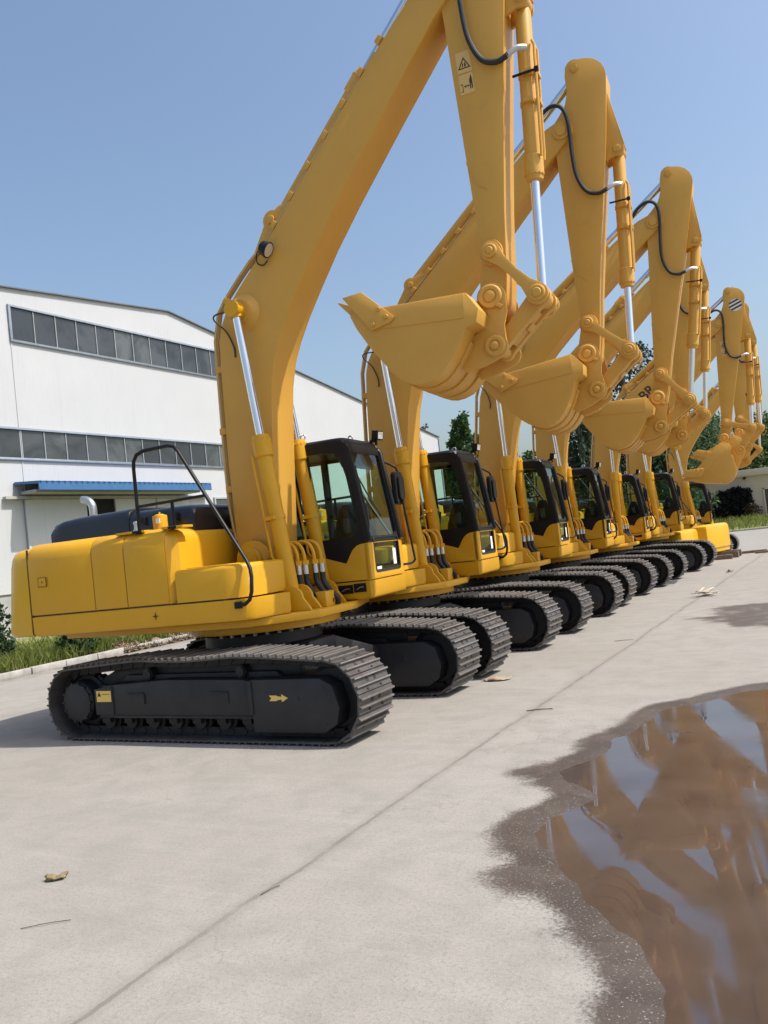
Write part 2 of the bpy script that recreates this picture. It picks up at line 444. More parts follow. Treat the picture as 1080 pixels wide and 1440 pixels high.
    loft_z(mb, tk, [(1.682, .0), (2.03, .0), (2.062, .008), (2.08, .026), (2.088, .06)])
    tank = part(mb, 'fuel_tank', M['yellow'], U, root)
    mb = MB(); mb.box((.1, -1.0, 2.09), (.62, .7, .016)); sub(mb, 'tank_lid', M['yellow'], tank, bev=.006)
    mb = MB(); mb.box((.69, -1.352, 1.86), (.004, .09, .09), Matrix.Rotation(R_(-55), 3, 'Z')); sub(mb, 'warning_label', M['white'], tank)
    # deck block beside the boom, behind the cylinders
    mb = MB(); mb.prism_x([(-.52, 1.40), (-.46, 1.40), (-.46, 2.0), (-.52, 2.0)], -.26, .45)
    part(mb, 'frame_plate', M['yellow'], U, root, bev=.006)
    # engine covers
    for (x0, x1, xr) in ((-2.78, -1.40, 1), (-1.385, -.34, 0)):
        mb = MB()
        z = 3.0 if xr else 2.95
        lp = []
        xs = [x0, x0+.06, x0+.2, x0+.45, x1-.1, x1-.02, x1] if xr else [x0, x0+.02, x0+.1, x1-.25, x1-.1, x1-.03, x1]
        for i, x in enumerate(xs):
            f = [.72, .88, .97, 1.0, 1.03, 1.03, .97][i] if xr else [1.0, 1.04, 1.04, 1.02, .98, .92, .8][i]
            hh = (z-2.60)*f; w = .88
            lp.append([(x, -w, 2.58), (x, -w, 2.58+hh*.66), (x, -w+.04, 2.58+hh*.88), (x, -w+.13, 2.58+hh*.98), (x, -w+.3, 2.58+hh*1.02),
                       (x, w-.3, 2.58+hh*1.02), (x, w-.13, 2.58+hh*.98), (x, w-.04, 2.58+hh*.88), (x, w, 2.58+hh*.66), (x, w, 2.58)])
        mb.loops(lp)
        ec = part(mb, 'engine_cover', M['navy'], U, root, ang=50)
        if not xr:
            mb = MB()
            for x in (-1.15, -.62): mb.box((x, -.90, 2.80), (.06, .04, .07)); mb.box((x+.03, -.905, 2.79), (.02, .05, .12))
            sub(mb, 'cover_catch', M['black'], ec, bev=.005, pieces=True)
    mb = MB(); mb.tube([(-2.50, -.30, 2.9), (-2.50, -.30, 3.11), (-2.525, -.30, 3.19), (-2.58, -.30, 3.24), (-2.65, -.30, 3.262), (-2.68, -.30, 3.265)], .056, 18, 5)
    part(mb, 'exhaust_pipe', M['steel'], U, root)
    mb = MB(); mb.lathe((-.70, -1.12, 2.60), (0, 0, 1), [(0, .11), (.03, .11), (.035, .095), (.20, .095), (.215, .09), (.22, .06), (.23, .05), (.235, .012), (.26, .012), (.26, .002)], 24)
    mb.mi = 1; mb.box((-.665, -1.212, 2.74), (.06, .012, .06))
    part(mb, 'air_cleaner', [M['yellow'], M['white']], U, root)
    mb = MB(); mb.lathe((-1.02, -1.2, 2.61), (0, 0, 1), [(0, .05), (.05, .05), (.06, .035), (.12, .03), (.13, .04), (.15, .04), (.165, .025), (.165, .002)], 16)
    part(mb, 'filler_cap', M['steel'], U, root)
    # hand rail
    mb = MB(); y = -1.40
    mb.tube([(-.82, y, 2.60), (-.815, y, 3.42), (-.805, y, 3.52), (-.75, y, 3.60), (-.64, y, 3.635), (-.26, y, 3.645), (-.17, y, 3.62), (-.11, y, 3.55),
             (.72, y-.02, 2.12), (.78, y-.05, 2.02), (.80, y-.07, 1.92), (.80, y-.10, 1.74), (.77, y-.11, 1.65), (.70, y-.11, 1.60), (.60, y-.10, 1.595)], .024, 10)
    mb.tube([(-.82, y, 2.94), (.225, y, 2.96)], .020, 8); mb.tube([(-.28, y, 2.60), (-.28, y, 2.95)], .022, 8)
    mb.box((-.82, y, 2.622), (.14, .12, .03)); mb.box((-.28, y, 2.622), (.12, .12, .03)); mb.box((.60, -1.505, 1.595), (.09, .03, .08))
    part(mb, 'handrail', M['black'], U, root)
    mb = MB(); mb.box((-.95, y+.06, 2.622), (.42, .22, .03)); mb.box((-.30, y+.08, 2.625), (.30, .26, .03))
    sub(mb, 'rail_mount', M['yellow'], body, bev=.006, pieces=True)
    # hydraulic hoses at the foot of the boom
    for (y0, xo) in ((-.30, .74), (-.22, .80), (-.06, .86), (.02, .92)):
        mb = MB()
        mb.mi = 0; mb.tube([(xo+.06, y0, 1.86), (xo+.07, y0, 1.72), (xo+.16, y0, 1.58), (xo+.24, y0+.02, 1.47), (xo+.16, y0+.05, 1.36), (xo-.05, y0+.06, 1.36)], .038, 10, 5)
        mb.mi = 1; mb.cyl((xo+.06, y0, 1.85), (xo+.06, y0, 1.97), .040, seg=12)
        mb.mi = 2; mb.cyl((xo+.06, y0, 1.97), (xo+.06, y0, 2.03), .052, seg=6)
        mb.tube([(xo+.06, y0, 2.03), (xo+.05, y0, 2.14), (xo+.0, y0, 2.24), (xo-.10, y0, 2.28), (xo-.20, y0, 2.26)], .026, 8, 4)
        part(mb, 'hydraulic_hose', [M['rubber'], M['steel'], M['yellow']], U, root)
    return body

def fx(z): return 1.485 if z < 2.2 else 1.485-(z-2.2)*.135
def cab(root):
    U = 'upper'; YN, YF = .46, 1.66; XR = -.22
    mb = MB()
    loft_z(mb, [(XR, YN), (1.46, YN), (1.50, YN+.03), (1.53, YF-.06), (1.50, YF), (XR, YF)], [(1.41, .045), (1.43, .015), (1.47, .0), (1.655, -.004)])
    c = part(mb, 'cab', M['yellow'], U, root)
    # yellow lower panel, near side and far side
    for (ya, yb) in ((YN-.012, YN+.03), (YF-.03, YF+.012)):
        mb = MB()
        if ya > 1: mb.prism([(XR, 1.672), (1.475, 1.672), (1.478, 1.79), (XR, 1.79)], ya, yb)
        else: mb.prism([(XR, 1.672), (1.475, 1.672), (1.487, 2.17), (1.38, 2.165)]+[(1.32, 2.145), (1.26, 2.10), (1.21, 2.03), (1.14, 1.915)]+[(.72, 2.05), (.2, 2.2), (XR, 2.22)], ya, yb)
        sub(mb, 'lower_panel', M['yellow'], c, bev=.003)
        mb = MB()
        outer = [(XR, 1.675), (1.46, 1.675), (1.48, 2.2), (1.33, 3.46), (1.29, 3.55), (1.20, 3.61), (1.05, 3.63), (XR+.12, 3.63), (XR, 3.52)]
        inner = [(XR+.12, 2.27), (1.30, 2.27), (1.355, 2.34), (1.35, 2.5), (1.27, 3.10), (1.21, 3.34), (1.12, 3.45), (.95, 3.48), (XR+.2, 3.48), (XR+.12, 3.40)]
        if ya > 1: inner = [(XR+.12, 1.84), (1.30, 1.84), (1.385, 1.92), (1.40, 2.2), (1.34, 2.85), (1.27, 3.3), (1.17, 3.42), (1.05, 3.45), (XR+.2, 3.45), (XR+.12, 3.38)]
        mb.ring(outer, inner, (.45, 2.85), lambda a, b, d: (a, d, b), YN if ya < 1 else YF-.04, YN+.04 if ya < 1 else YF)
        ym = (YN+.02) if ya < 1 else YF-.02
        z_ = 2.28 if ya < 1 else 1.85; x_ = .62 if ya < 1 else .34; mb.prism([(x_, z_), (x_+.11, z_), (x_+.09, 3.47), (x_-.02, 3.47)], ym-.018, ym+.018)
        sub(mb, 'side_frame', M['black'], c)
        mb = MB(); mb.prism(inner, ym-.004, ym+.004); sub(mb, 'side_window', M['glass'], c)
    # front: upper black frame, lower yellow frame, panes
    fr = lambda a, b, d: (fx(b)+d, a, b)
    def rr(y0, y1, z0, z1, r):
        return [(y0+r, z0), (y1-r, z0)]+[(y1-r+r*math.sin(R_(t)), z0+r-r*math.cos(R_(t))) for t in (30, 60, 90)]+[(y1, z1-r)] + \
               [(y1-r+r*math.cos(R_(t)), z1-r+r*math.sin(R_(t))) for t in (30, 60, 90)]+[(y0+r, z1)]+[(y0+r-r*math.sin(R_(t)), z1-r+r*math.cos(R_(t))) for t in (30, 60, 90)] + \
               [(y0, z0+r)]+[(y0+r-r*math.cos(R_(t)), z0+r-r*math.sin(R_(t))) for t in (30, 60)]
    mb = MB()
    mb.ring([(YN-.004, 2.175), (YF+.004, 2.175), (YF+.004, 3.58), (YN-.004, 3.58)], rr(YN+.075, YF-.085, 2.26, 3.46, .07), (1.06, 2.85), fr, -.05, .012)
    mb.tube([(fx(2.2)+.02, YN+.03, 2.2), (fx(2.85)+.025, YN+.03, 2.85), (fx(3.5)+.015, YN+.03, 3.5), (1.22, YN+.03, 3.62)], .036, 10)
    mb.tube([(fx(2.2)+.02, YF-.03, 2.2), (fx(2.85)+.025, YF-.03, 2.85), (fx(3.5)+.015, YF-.03, 3.5), (1.22, YF-.03, 3.62)], .04, 10)
    sub(mb, 'front_frame', M['black'], c, bev=.006)
    mb = MB(); mb.ring([(YN-.012, 1.672), (YF+.012, 1.672), (YF+.012, 2.172), (YN-.012, 2.172)], rr(YN+.16, YF-.12, 1.755, 2.165, .05), (1.06, 1.96), fr, -.05, .018)
    sub(mb, 'lower_front_panel', M['yellow'], c, bev=.004)
    mb = MB(); mb.ring(rr(YN+.157, YF-.117, 1.752, 2.25, .05), rr(YN+.185, YF-.145, 1.782, 2.235, .04), (1.08, 1.98), fr, -.03, .024)
    sub(mb, 'window_seal', M['rubber'], c)
    mb = MB(); mb.loops([[fr(y, z, -.012) for y, z in rr(YN+.075, YF-.085, 2.26, 3.46, .07)], [fr(y, z, -.004) for y, z in rr(YN+.075, YF-.085, 2.26, 3.46, .07)]])
    sub(mb, 'windscreen', M['glass'], c)
    mb = MB(); mb.loops([[fr(y, z, .002) for y, z in rr(YN+.17, YF-.13, 1.765, 2.25, .05)], [fr(y, z, .010) for y, z in rr(YN+.17, YF-.13, 1.765, 2.25, .05)]])
    sub(mb, 'lower_window', M['glass'], c)
    mb = MB(); mb.prism_x([(1.30, 1.83), (1.41, 1.83), (1.41, 2.06), (1.30, 2.06)], fx(2)+.011, fx(2)+.0135)
    mb.prism_x([(.68, 1.79), (.84, 1.79), (.84, 1.83), (.68, 1.83)], fx(2)+.011, fx(2)+.0135); sub(mb, 'paper_sticker', M['white'], c, pieces=True)
    # rear wall
    mb = MB(); mb.ring([(YN, 1.675), (YF, 1.675), (YF, 3.6), (YN, 3.6)], [(YN+.1, 2.3), (YF-.1, 2.3), (YF-.1, 3.42), (YN+.1, 3.42)], (1.06, 2.8), lambda a, b, d: (XR+d, a, b), -.002, .04)
    sub(mb, 'rear_frame', M['black'], c)
    mb = MB(); mb.box((XR+.02, 1.06, 2.86), (.008, 1.02, 1.14)); sub(mb, 'rear_window', M['glass'], c)
    # roof
    mb = MB()
    loft_z(mb, [(XR, YN), (1.12, YN), (1.26, YN+.05), (1.30, YN+.12), (1.30, YF-.12), (1.26, YF-.05), (1.12, YF), (XR, YF)],
           [(3.50, .02), (3.58, -.004), (3.63, .008), (3.665, .05), (3.68, .13)])
    mb.box((1.285, 1.06, 3.55), (.05, 1.06, .05))
    sub(mb, 'roof', M['black'], c, ang=50)
    for (x, y) in ((.62, .56), (.95, 1.45)):
        mb = MB(); mb.tube([(x+.035*math.cos(R_(a)), y, 3.765+.035*math.sin(R_(a))) for a in range(-90, 271, 30)], .012, 8); mb.cyl((x, y, 3.66), (x, y, 3.735), .016, seg=8); mb.cyl((x, y, 3.66), (x, y, 3.69), .04, seg=10)
        sub(mb, 'lifting_eye', M['steel'], c)
    # wiper
    mb = MB(); mb.tube([(fx(3.1)+.03, YN+.10, 3.12), (fx(2.8)+.05, YN+.24, 2.86), (fx(2.6)+.04, YN+.62, 2.55)], .011, 6)
    mb.tube([(fx(3.1)+.03, YN+.06, 3.25), (fx(2.6)+.04, YN+.12, 2.62), (fx(2.6)+.04, YN+.13, 2.42)], .014, 6); mb.box((fx(2.55)+.03, YN+.13, 2.52), (.04, .03, .34))
    sub(mb, 'wiper', M['dash'], c)
    # mirror with stalk and grab rail
    mb = MB()
    mb.tube([(1.36, YF-.02, 3.36), (1.44, YF+.10, 3.30), (1.50, YF+.16, 3.2), (1.54, YF+.16, 2.72), (1.62, YF+.17, 1.95), (1.62, YF+.17, 1.84), (1.57, YF+.12, 1.80), (1.50, YF+.0, 1.80)], .017, 8, 4)
    rail = sub(mb, 'grab_rail', M['black'], c)
    mb = MB(); mb.loops([[(1.47+d, y, z) for y, z in rr(YF+.0, YF+.30, 2.70, 3.20, .07)] for d in (-.03, .05)]); mb.loops([[(1.475+d, y, z) for y, z in rr(YF+.05, YF+.25, 2.77, 3.13, .05)] for d in (.045, .085)])
    sub(mb, 'wing_mirror', M['black'], c, bev=.012)
    # work lamp on the roof
    mb = MB(); o = Vector((1.36, 1.53, 3.755)); rz = Matrix.Rotation(R_(-8), 3, 'Z') @ Matrix.Rotation(R_(10), 3, 'Y')
    mb.box(o, (.10, .17, .14), rz); mb.box(o-Vector((.03, 0, .09)), (.03, .04, .10)); mb.cyl((1.28, 1.53, 3.66), (1.28, 1.53, 3.70), .05, seg=10)
    mb.mi = 1; mb.box(o+rz @ Vector((.052, 0, 0)), (.008, .14, .11), rz)
    sub(mb, 'work_lamp', [M['black'], M['lens']], c, bev=.008)
    # interior
    mb = MB(); mb.box((.22, 1.02, 2.18), (.52, .5, .16)); mb.box((-.02, 1.02, 2.58), (.14, .48, .72), Matrix.Rotation(R_(-10), 3, 'Y')); mb.box((-.07, 1.02, 3.04), (.1, .28, .2))
    mb.box((.25, .72, 2.34), (.46, .1, .07)); mb.box((.25, 1.32, 2.34), (.46, .1, .07)); sub(mb, 'seat', M['seat'], c, bev=.035, seg=3)
    mb = MB(); mb.box((.25, .64, 2.0), (.7, .16, .62)); mb.box((.2, 1.40, 1.95), (.6, .16, .5)); mb.box((.5, 1.06, 1.72), (1.7, 1.1, .06))
    mb.cyl((.5, .68, 2.3), (.56, .68, 2.62), .022, seg=8); mb.cyl((.5, 1.38, 2.3), (.56, 1.38, 2.62), .022, seg=8)
    mb.box((1.18, .62, 2.44), (.10, .24, .2)); mb.cyl((1.0, .98, 1.75), (1.06, .98, 2.2), .018, seg=8); mb.cyl((1.0, 1.14, 1.75), (1.06, 1.14, 2.2), .018, seg=8)
    mb.box((.0, 1.0, 1.95), (.3, .7, .5))
    sub(mb, 'console', M['dash'], c, bev=.015)
    mb = MB(); mb.prism([(.92, 2.1), (1.38, 2.1), (1.34, 2.55), (1.28, 2.72), (1.12, 2.74), (1.04, 2.60), (.95, 2.34)], .53, .62); sub(mb, 'dark_interior_panel', M['black'], c, bev=.03)  # black panel added to mimic the dark inside of the cab
    mb = MB(); mb.prism([(1.18, 3.26), (1.22, 3.26), (1.19, 3.50), (1.12, 3.50)], YN+.08, YF-.08); sub(mb, 'sun_visor', M['dash'], c, bev=.008)
    return c

def boom(root):
    prof = [(-.02, 1.98), (-.09, 2.15), (-.10, 2.5), (-.11, 3.42), (-.075, 4.77), (-.05, 5.13), (.0, 5.32), (.11, 5.52), (.31, 5.75), (.67, 6.08), (2.12, 7.47), (2.66, 7.97), (3.04, 8.30), (3.36, 8.54)]
    prof += arc(PARM.x, PARM.y, .175, 120, -40, 9)
    prof += [(3.46, 8.06), (2.74, 7.30), (2.01, 6.53), (1.60, 6.06), (1.30, 5.66), (1.07, 5.33), (.90, 5.04), (.78, 4.77), (.70, 4.45), (.655, 4.1), (.61, 3.62), (.56, 3.0), (.50, 2.3), (.42, 2.10), (.36, 1.98), (.25, 1.90), (.08, 1.90)]
    loc = [(x-PF.x, z-PF.y) for x, z in prof]
    mb = MB(); mb.prism(loc, -.30, .30)
    b = part(mb, 'boom', M['ochre'], 'boom', root, bev=.014)
    q = lambda x, z: (x-PF.x, z-PF.y)
    # raised flange along the outer edge + weld seam plates
    mb = MB()
    for s in (-1, 1):
        mb.lathe((*q(BC_ROD.x, 0)[:1], s*.30, BC_ROD.y-PF.y), (0, s, 0), [(0, .25), (.015, .235), (.06, .18), (.10, .165), (.12, .16), (.12, .05)], 28)
        mb.lathe((PARM.x-PF.x, s*.30, PARM.y-PF.y), (0, s, 0), [(0, .14), (.02, .14), (.025, .10), (.025, .085), (.045, .08), (.045, .01)], 26)
    sub(mb, 'boss', M['ochre'], b, pieces=True)
    # arm-cylinder bracket on the boom top
    t = AC_TAIL-PF
    mb = MB()
    for y in (-.13, .13): mb.prism([(t.x-.42, t.y-.52), (t.x+.36, t.y+.16), (t.x+.12, t.y+.14)]+arc(t.x, t.y, .13, 60, 200, 6), y-.025, y+.025)
    mb.cyl((t.x, -.19, t.y), (t.x, .19, t.y), .055, seg=14)
    sub(mb, 'cylinder_bracket', M['ochre'], b, bev=.006)
    # pipes along the back of the boom
    back = [(-.13, 2.4), (-.17, 2.6), (-.20, 2.9), (-.20, 3.42), (-.165, 4.77), (-.155, 5.15), (-.06, 5.52), (.10, 5.72), (.33, 5.94), (.52, 6.10)]
    for y in (-.24, -.17, .18, .25):
        mb = MB(); pth = [(x-PF.x, y, z-PF.y) for x, z in back]; mb.tube(pth, .022, 8)
        ext = [(.52, 6.10), (.8, 6.27), (2.12, 7.51), (2.62, 7.98)] if abs(y) > .2 else [(.52, 6.10), (.62, 6.18)]
        mb.tube([(x-PF.x, y*1.0, z-PF.y) for x, z in ext], .022, 8)
        sub(mb, 'hydraulic_pipe', M['pipe'], b)
    mb = MB()
    for (x, z, a) in ((-.16, 3.1, 90), (-.165, 3.9, 90), (-.13, 4.75, 90), (.10, 5.66, 45)): mb.box((x-PF.x, -.205, z-PF.y), (.09, .13, .10), Matrix.Rotation(R_(-a), 3, 'Y')); mb.box((x-PF.x, .215, z-PF.y), (.09, .13, .10), Matrix.Rotation(R_(-a), 3, 'Y'))
    for k in range(7):
        f = k/6; x, z = .95+f*1.75, 6.42+f*1.66
        mb.box((x-PF.x, -.245, z-PF.y+.01), (.10, .09, .075), Matrix.Rotation(R_(-44), 3, 'Y'))
        mb.box((x-PF.x-.02, -.20, z-PF.y+.05), (.04, .03, .06), Matrix.Rotation(R_(-44), 3, 'Y'))
    sub(mb, 'pipe_clamp', M['ochre'], b, bev=.005, pieces=True)
    # grease line and lamp
    mb = MB(); mb.tube([(.26-PF.x, -.50, 5.43-PF.y), (.02-PF.x, -.45, 5.44-PF.y), (-.03-PF.x, -.40, 5.38-PF.y), (.10-PF.x, -.34, 5.22-PF.y), (.18-PF.x, -.315, 5.0-PF.y), (.18-PF.x, -.31, 4.86-PF.y)], .011, 6, 4)
    sub(mb, 'grease_line', M['rubber'], b)
    mb = MB(); o = Vector((.86-PF.x, -.42, 6.12-PF.y)); rt = Matrix.Rotation(R_(35), 3, 'Y')
    mb.loops([[o+rt @ Vector((x, r*math.cos(R_(a)), r*math.sin(R_(a)))) for a in range(0, 360, 30)] for x, r in ((-.07, .05), (-.04, .085), (.05, .10), (.07, .10))])
    mb.box(o+Vector((-.03, .07, -.05)), (.05, .10, .05)); mb.tube([o+Vector((-.06, .03, 0)), o+Vector((-.16, .08, .02)), o+Vector((-.19, .10, -.10)), o+Vector((-.10, .10, -.16)), o+Vector((-.03, .10, -.12))], .008, 6, 4)
    mb.mi = 1; mb.loops([[o+rt @ Vector((x, .085*math.cos(R_(a)), .085*math.sin(R_(a)))) for a in range(0, 360, 30)] for x in (.068, .073)])
    sub(mb, 'boom_lamp', [M['black'], M['lens']], b)
    return b

def arm(root):
    prof = [(.17, 1.02), (.145, .85), (.155, .62), (.10, .42), (-.02, .26), (-.11, .16), (-.16, .04), (-.17, -.08), (-.14, -.22), (-.125, -.45), (-.10, -1.5), (-.075, -2.5), (-.05, -3.1), (-.13, -3.42)]
    prof += arc(0, -3.61, .17, 145, 360, 10)
    prof += [(.20, -3.45), (.29, -2.68), (.42, -1.8), (.56, -.93), (.66, -.3), (.75, .45), (.78, .72), (.765, .82), (.72, .92), (.63, 1.01), (.52, 1.06), (.36, 1.09)]+arc(.31, .96, .145, 85, 155, 4)
    mb = MB(); mb.prism(prof, -.245, .245)
    a = part(mb, 'arm', M['ochre'], 'arm', root, bev=.014)
    mb = MB()
    for s in (-1, 1):
        y0 = -.252 if s < 0 else .24
        mb.lathe((0, s*.245, 0), (0, s, 0), [(0, .17), (.04, .16), (.05, .1)], 24)
        mb.lathe((.31, s*.245, .96), (0, s, 0), [(0, .075), (.012, .072), (.012, .055), (.02, .05), (.02, .01)], 20)
        mb.lathe((RK.x, s*.245, RK.y), (0, s, 0), [(0, .15), (.04, .14), (.045, .05)], 22)
        mb.prism([(-.10, -2.06), (-.095, -2.06), (-.02, -2.32), (.12, -2.42), (.12, -2.43), (-.025, -2.33)], y0, y0+.012)
    mb.tube([(.20, 0, 1.10), (.30, 0, 1.15), (.33, -.05, 1.12)], .010, 6); mb.prism([(.40, 1.06), (.46, 1.06), (.445, 1.16), (.43, 1.16)], -.03, .03)
    sub(mb, 'boss', M['ochre'], a, pieces=True)
    mb = MB()      # bucket-cylinder bracket: two gusset plates
    for y in (-.15, .15): mb.prism([(.72, .52), (.75, .50), (.92, -.40)]+arc(KC_TAIL.x, KC_TAIL.y, .11, 30, -110, 7)+[(.58, -.62)], y-.022, y+.022)
    mb.cyl((KC_TAIL.x, -.20, KC_TAIL.y), (KC_TAIL.x, .20, KC_TAIL.y), .06, seg=16)
    sub(mb, 'cylinder_bracket', M['ochre'], a, bev=.006)
    mb = MB()      # hose loop from boom to the bucket cylinder, near face
    mb.mi = 0; mb.tube([(-.40, -.36, .14), (-.28, -.37, .30), (-.10, -.37, .40), (.06, -.36, .33), (.13, -.34, .06), (.13, -.33, -.40), (.16, -.32, -.78), (.28, -.31, -1.05), (.46, -.30, -1.13), (.60, -.29, -1.09)], .032, 10, 6)
    mb.mi = 1; mb.tube([(.58, -.29, -1.10), (.70, -.26, -1.04), (.80, -.20, -1.04)], .034, 8, 3); mb.tube([(-.37, -.36, .18), (-.56, -.35, -.04)], .026, 8)
    mb.cyl((-.44, -.36, .10), (-.49, -.355, .04), .055, seg=6)
    sub(mb, 'hydraulic_hose', [M['rubber'], M['steel']], a)
    mb = MB(); mb.box((.74, -.16, -1.28), (.30, .025, .02)); mb.box((.88, -.16, -1.28), (.05, .04, .05)); sub(mb, 'hose_clip', M['black'], a)
    return a

def bucket(root):
    out = [(-1.64, .02), (-1.59, -.15), (-1.42, -.44), (-1.21, -.73), (-1.12, -.83), (-1.02, -.905), (-.93, -.945), (-.85, -.96), (-.75, -.95), (-.64, -.915), (-.54, -.84), (-.45, -.74), (-.36, -.62), (-.29, -.50), (-.24, -.40), (-.10, -.36), (-.06, -.21), (-.19, -.0)]
    inn = list(reversed(inset_loop(out+[(-1.0, .3)], .032)[:-1]))
    mb = MB()
    vv = mb.loops([[(x, y, z) for x, z in out+inn] for y in (-.73, .73)])
    b = part(mb, 'bucket', M['bucket'], 'bucket', root, bev=.004, ang=22)
    sidep = [(-.19, 0), (-1.29, .05), (-1.60, .09), (-1.66, .02)]+out[1:-1]
    for s in (-1, 1):
        mb = MB(); mb.prism(sidep, s*.725, s*.752)
        mb.prism([(-.205, -.012), (-1.30, .04), (-1.42, -.20), (-.24, -.29)], s*.75, s*.764)
        sub(mb, 'side_plate', M['bucket'], b, bev=.004)
        mb = MB(); mb.prism([(-1.72, .25), (-1.46, .27), (-1.08, -.10), (-1.12, -.16), (-1.38, -.22)], s*.765, s*.80)
        for (x, z) in ((-1.26, .02), (-1.35, -.15), (-1.17, -.09)): mb.cyl((x, s*.80, z), (x, s*.83, z), .03, seg=6)
        sub(mb, 'side_cutter', M['bucket'], b, bev=.004)
    for y in (-.62, -.31, 0, .31, .62):
        mb = MB(); mb.loops([[(-1.52, y-.07, -.10), (-1.52, y+.07, -.10), (-1.50, y+.07, .06), (-1.50, y-.07, .06)],
                             [(-1.68, y-.065, .05), (-1.68, y+.065, .05), (-1.60, y+.065, .14), (-1.60, y-.065, .14)],
                             [(-1.84, y-.05, .235), (-1.84, y+.05, .235), (-1.83, y+.05, .25), (-1.83, y-.05, .25)]])
        sub(mb, 'tooth', M['bucket'], b, bev=.006)
    mb = MB()      # lip
    mb.prism([(-1.66, .03), (-1.60, .10), (-1.28, .05-.28), (-1.40, -.44)], -.725, .725)
    sub(mb, 'cutting_lip', M['bucket'], b, bev=.006)
    arcp = out[4:14]
    up = inset_loop(out, -.026)[4:14]
    for (y0, y1) in ((-.46, -.16), (-.04, .26), (.38, .68)):
        mb = MB(); lp = []
        mb.loops([[(x, y, z) for x, z in arcp+list(reversed(up))] for y in (y0, y1)])
        sub(mb, 'wear_strip', M['bucket'], b, bev=.004)
    # ears
    ear = arc(0, 0, .172, 200, -10, 12)+[(.17, -.2), (.12, -.36)]+arc(BPIN.x, BPIN.y, .15, 25, -75, 7)+[(-.16, -.80), (-.40, -.84), (-.48, -.72), (-.30, -.45), (-.10, -.33), (-.06, -.2), (-.15, -.10)]
    for s in (-1, 1):
        mb = MB(); mb.prism(ear, s*.29, s*.35)
        for p in ((0, 0, .135), (BPIN.x, BPIN.y, .12)):
            mb.lathe((p[0], s*.35, p[1]), (0, s, 0), [(0, p[2]+.012), (.04, p[2]+.005), (.05, p[2]-.012), (.05, p[2]-.05), (.035, p[2]-.052), (.035, p[2]-.068), (.058, p[2]-.072), (.062, .01)], 26)
        mb.box((.10, s*.375, -.13), (.07, .04, .045), Matrix.Rotation(R_(35), 3, 'Y'))
        sub(mb, 'ear', M['bucket'], b, bev=.006)
    mb = MB(); mb.cyl((0, -.30, 0), (0, .30, 0), .08, seg=18); mb.cyl((BPIN.x, -.30, BPIN.y), (BPIN.x, .30, BPIN.y), .08, seg=18)
    sub(mb, 'pin', M['bucket'], b, pieces=True)
    return b

def linkage(root):
    for s in (-1, 1):
        mb = MB()
        w = [(.0, .12)]
        pr = arc(0, 0, .118, 70, 290, 10)+[(.18, -.066), (.40, -.056), (.60, -.072)]+arc(L1, 0, .130, 235, 485, 12)+[(.60, .072), (.40, .056), (.18, .066)]
        mb.prism(pr, s*.295, s*.345)
        for x, r in ((0, .088), (L1, .100)): mb.lathe((x, s*.345, 0), (0, s, 0), [(0, r), (.03, r-.005), (.035, r-.02), (.035, r-.035), (.028, r-.04), (.05, r-.05), (.05, .01)], 22)
        part(mb, 'rocker_link', M['bucket'], 'rocker', root, bev=.006)
    mb = MB()
    for s in (-1, 1): mb.prism(arc(0, 0, .105, 60, 300, 10)+[(.3, -.09)]+arc(L2, 0, .13, 240, 480, 10)+[(.3, .09)], s*.12, s*.235)
    mb.box((L2/2, 0, 0), (L2-.28, .30, .15))
    for x in (0, L2): mb.cyl((x, -.36, 0), (x, .36, 0), .075, seg=18)
    mb.tube([(L2-.2, .0, -.16), (L2-.1, 0, -.22), (L2+.02, .0, -.20)], .012, 6); mb.box((L2*.55, .0, -.09), (.1, .2, .05))
    part(mb, 'bucket_link', M['bucket'], 'link', root, bev=.006)

def cylinder(root, name, rig, r, blen, rlen, rr, y, clamps=(), pipe=True):
    mb = MB()
    mb.lathe((-.0, 0, 0), (1, 0, 0), [(.06, r*.8), (.12, r), (blen-.30, r), (blen-.28, r*1.22), (blen-.06, r*1.22), (blen-.05, r*1.1), (blen, r*1.05), (blen+.01, rr*1.2)], 28)
    mb.cyl((0, -r*1.15, 0), (0, r*1.15, 0), r*1.05, seg=22)
    for k in range(14):
        a = 2*math.pi*k/14; mb.box((blen-.065, r*1.14*math.cos(a), r*1.14*math.sin(a)), (.03, r*.22, r*.22), Matrix.Rotation(a, 3, 'X'))
    cm = M['ochre'] if rig in ('ac', 'kc') else M['yellow']
    c = part(mb, name, cm, rig, root, ang=30)
    mb = MB()
    mb.lathe((-rlen, 0, 0), (1, 0, 0), [(0, .01), (0, rr), (rlen-.10, rr), (rlen-.07, rr*1.05)], 20)
    mb.mi = 1
    mb.cyl((-.11, 0, 0), (-.02, 0, 0), rr*1.5, seg=18); mb.cyl((0, -r*1.0, 0), (0, r*1.0, 0), r*1.05, seg=22)
    rod = sub(mb, 'rod', [M['chrome'], cm], c)
    rod['_rod'] = 1
    if pipe and rig != 'ac':
        mb = MB()
        for sgn in ((-1, 1) if rig == 'kc' else (-1,)):
            mb.tube([(.5, sgn*r*.75, r*1.0), (.56, sgn*r*.85, r*1.25), (blen-.35, sgn*r*.85, r*1.25), (blen-.25, sgn*r*.8, r*1.2)], .018, 8)
        for x in clamps:
            mb.lathe((x-.025, 0, 0), (1, 0, 0), [(0, r), (0, r*1.1), (.05, r*1.1), (.05, r)], 22); mb.box((x, r*.2, r*1.25), (.05, r*1.6, .05)); mb.box((x, -r*1.2, r*.2), (.05, .06, .12))
        sub(mb, 'cylinder_pipe', cm, c)
    return c

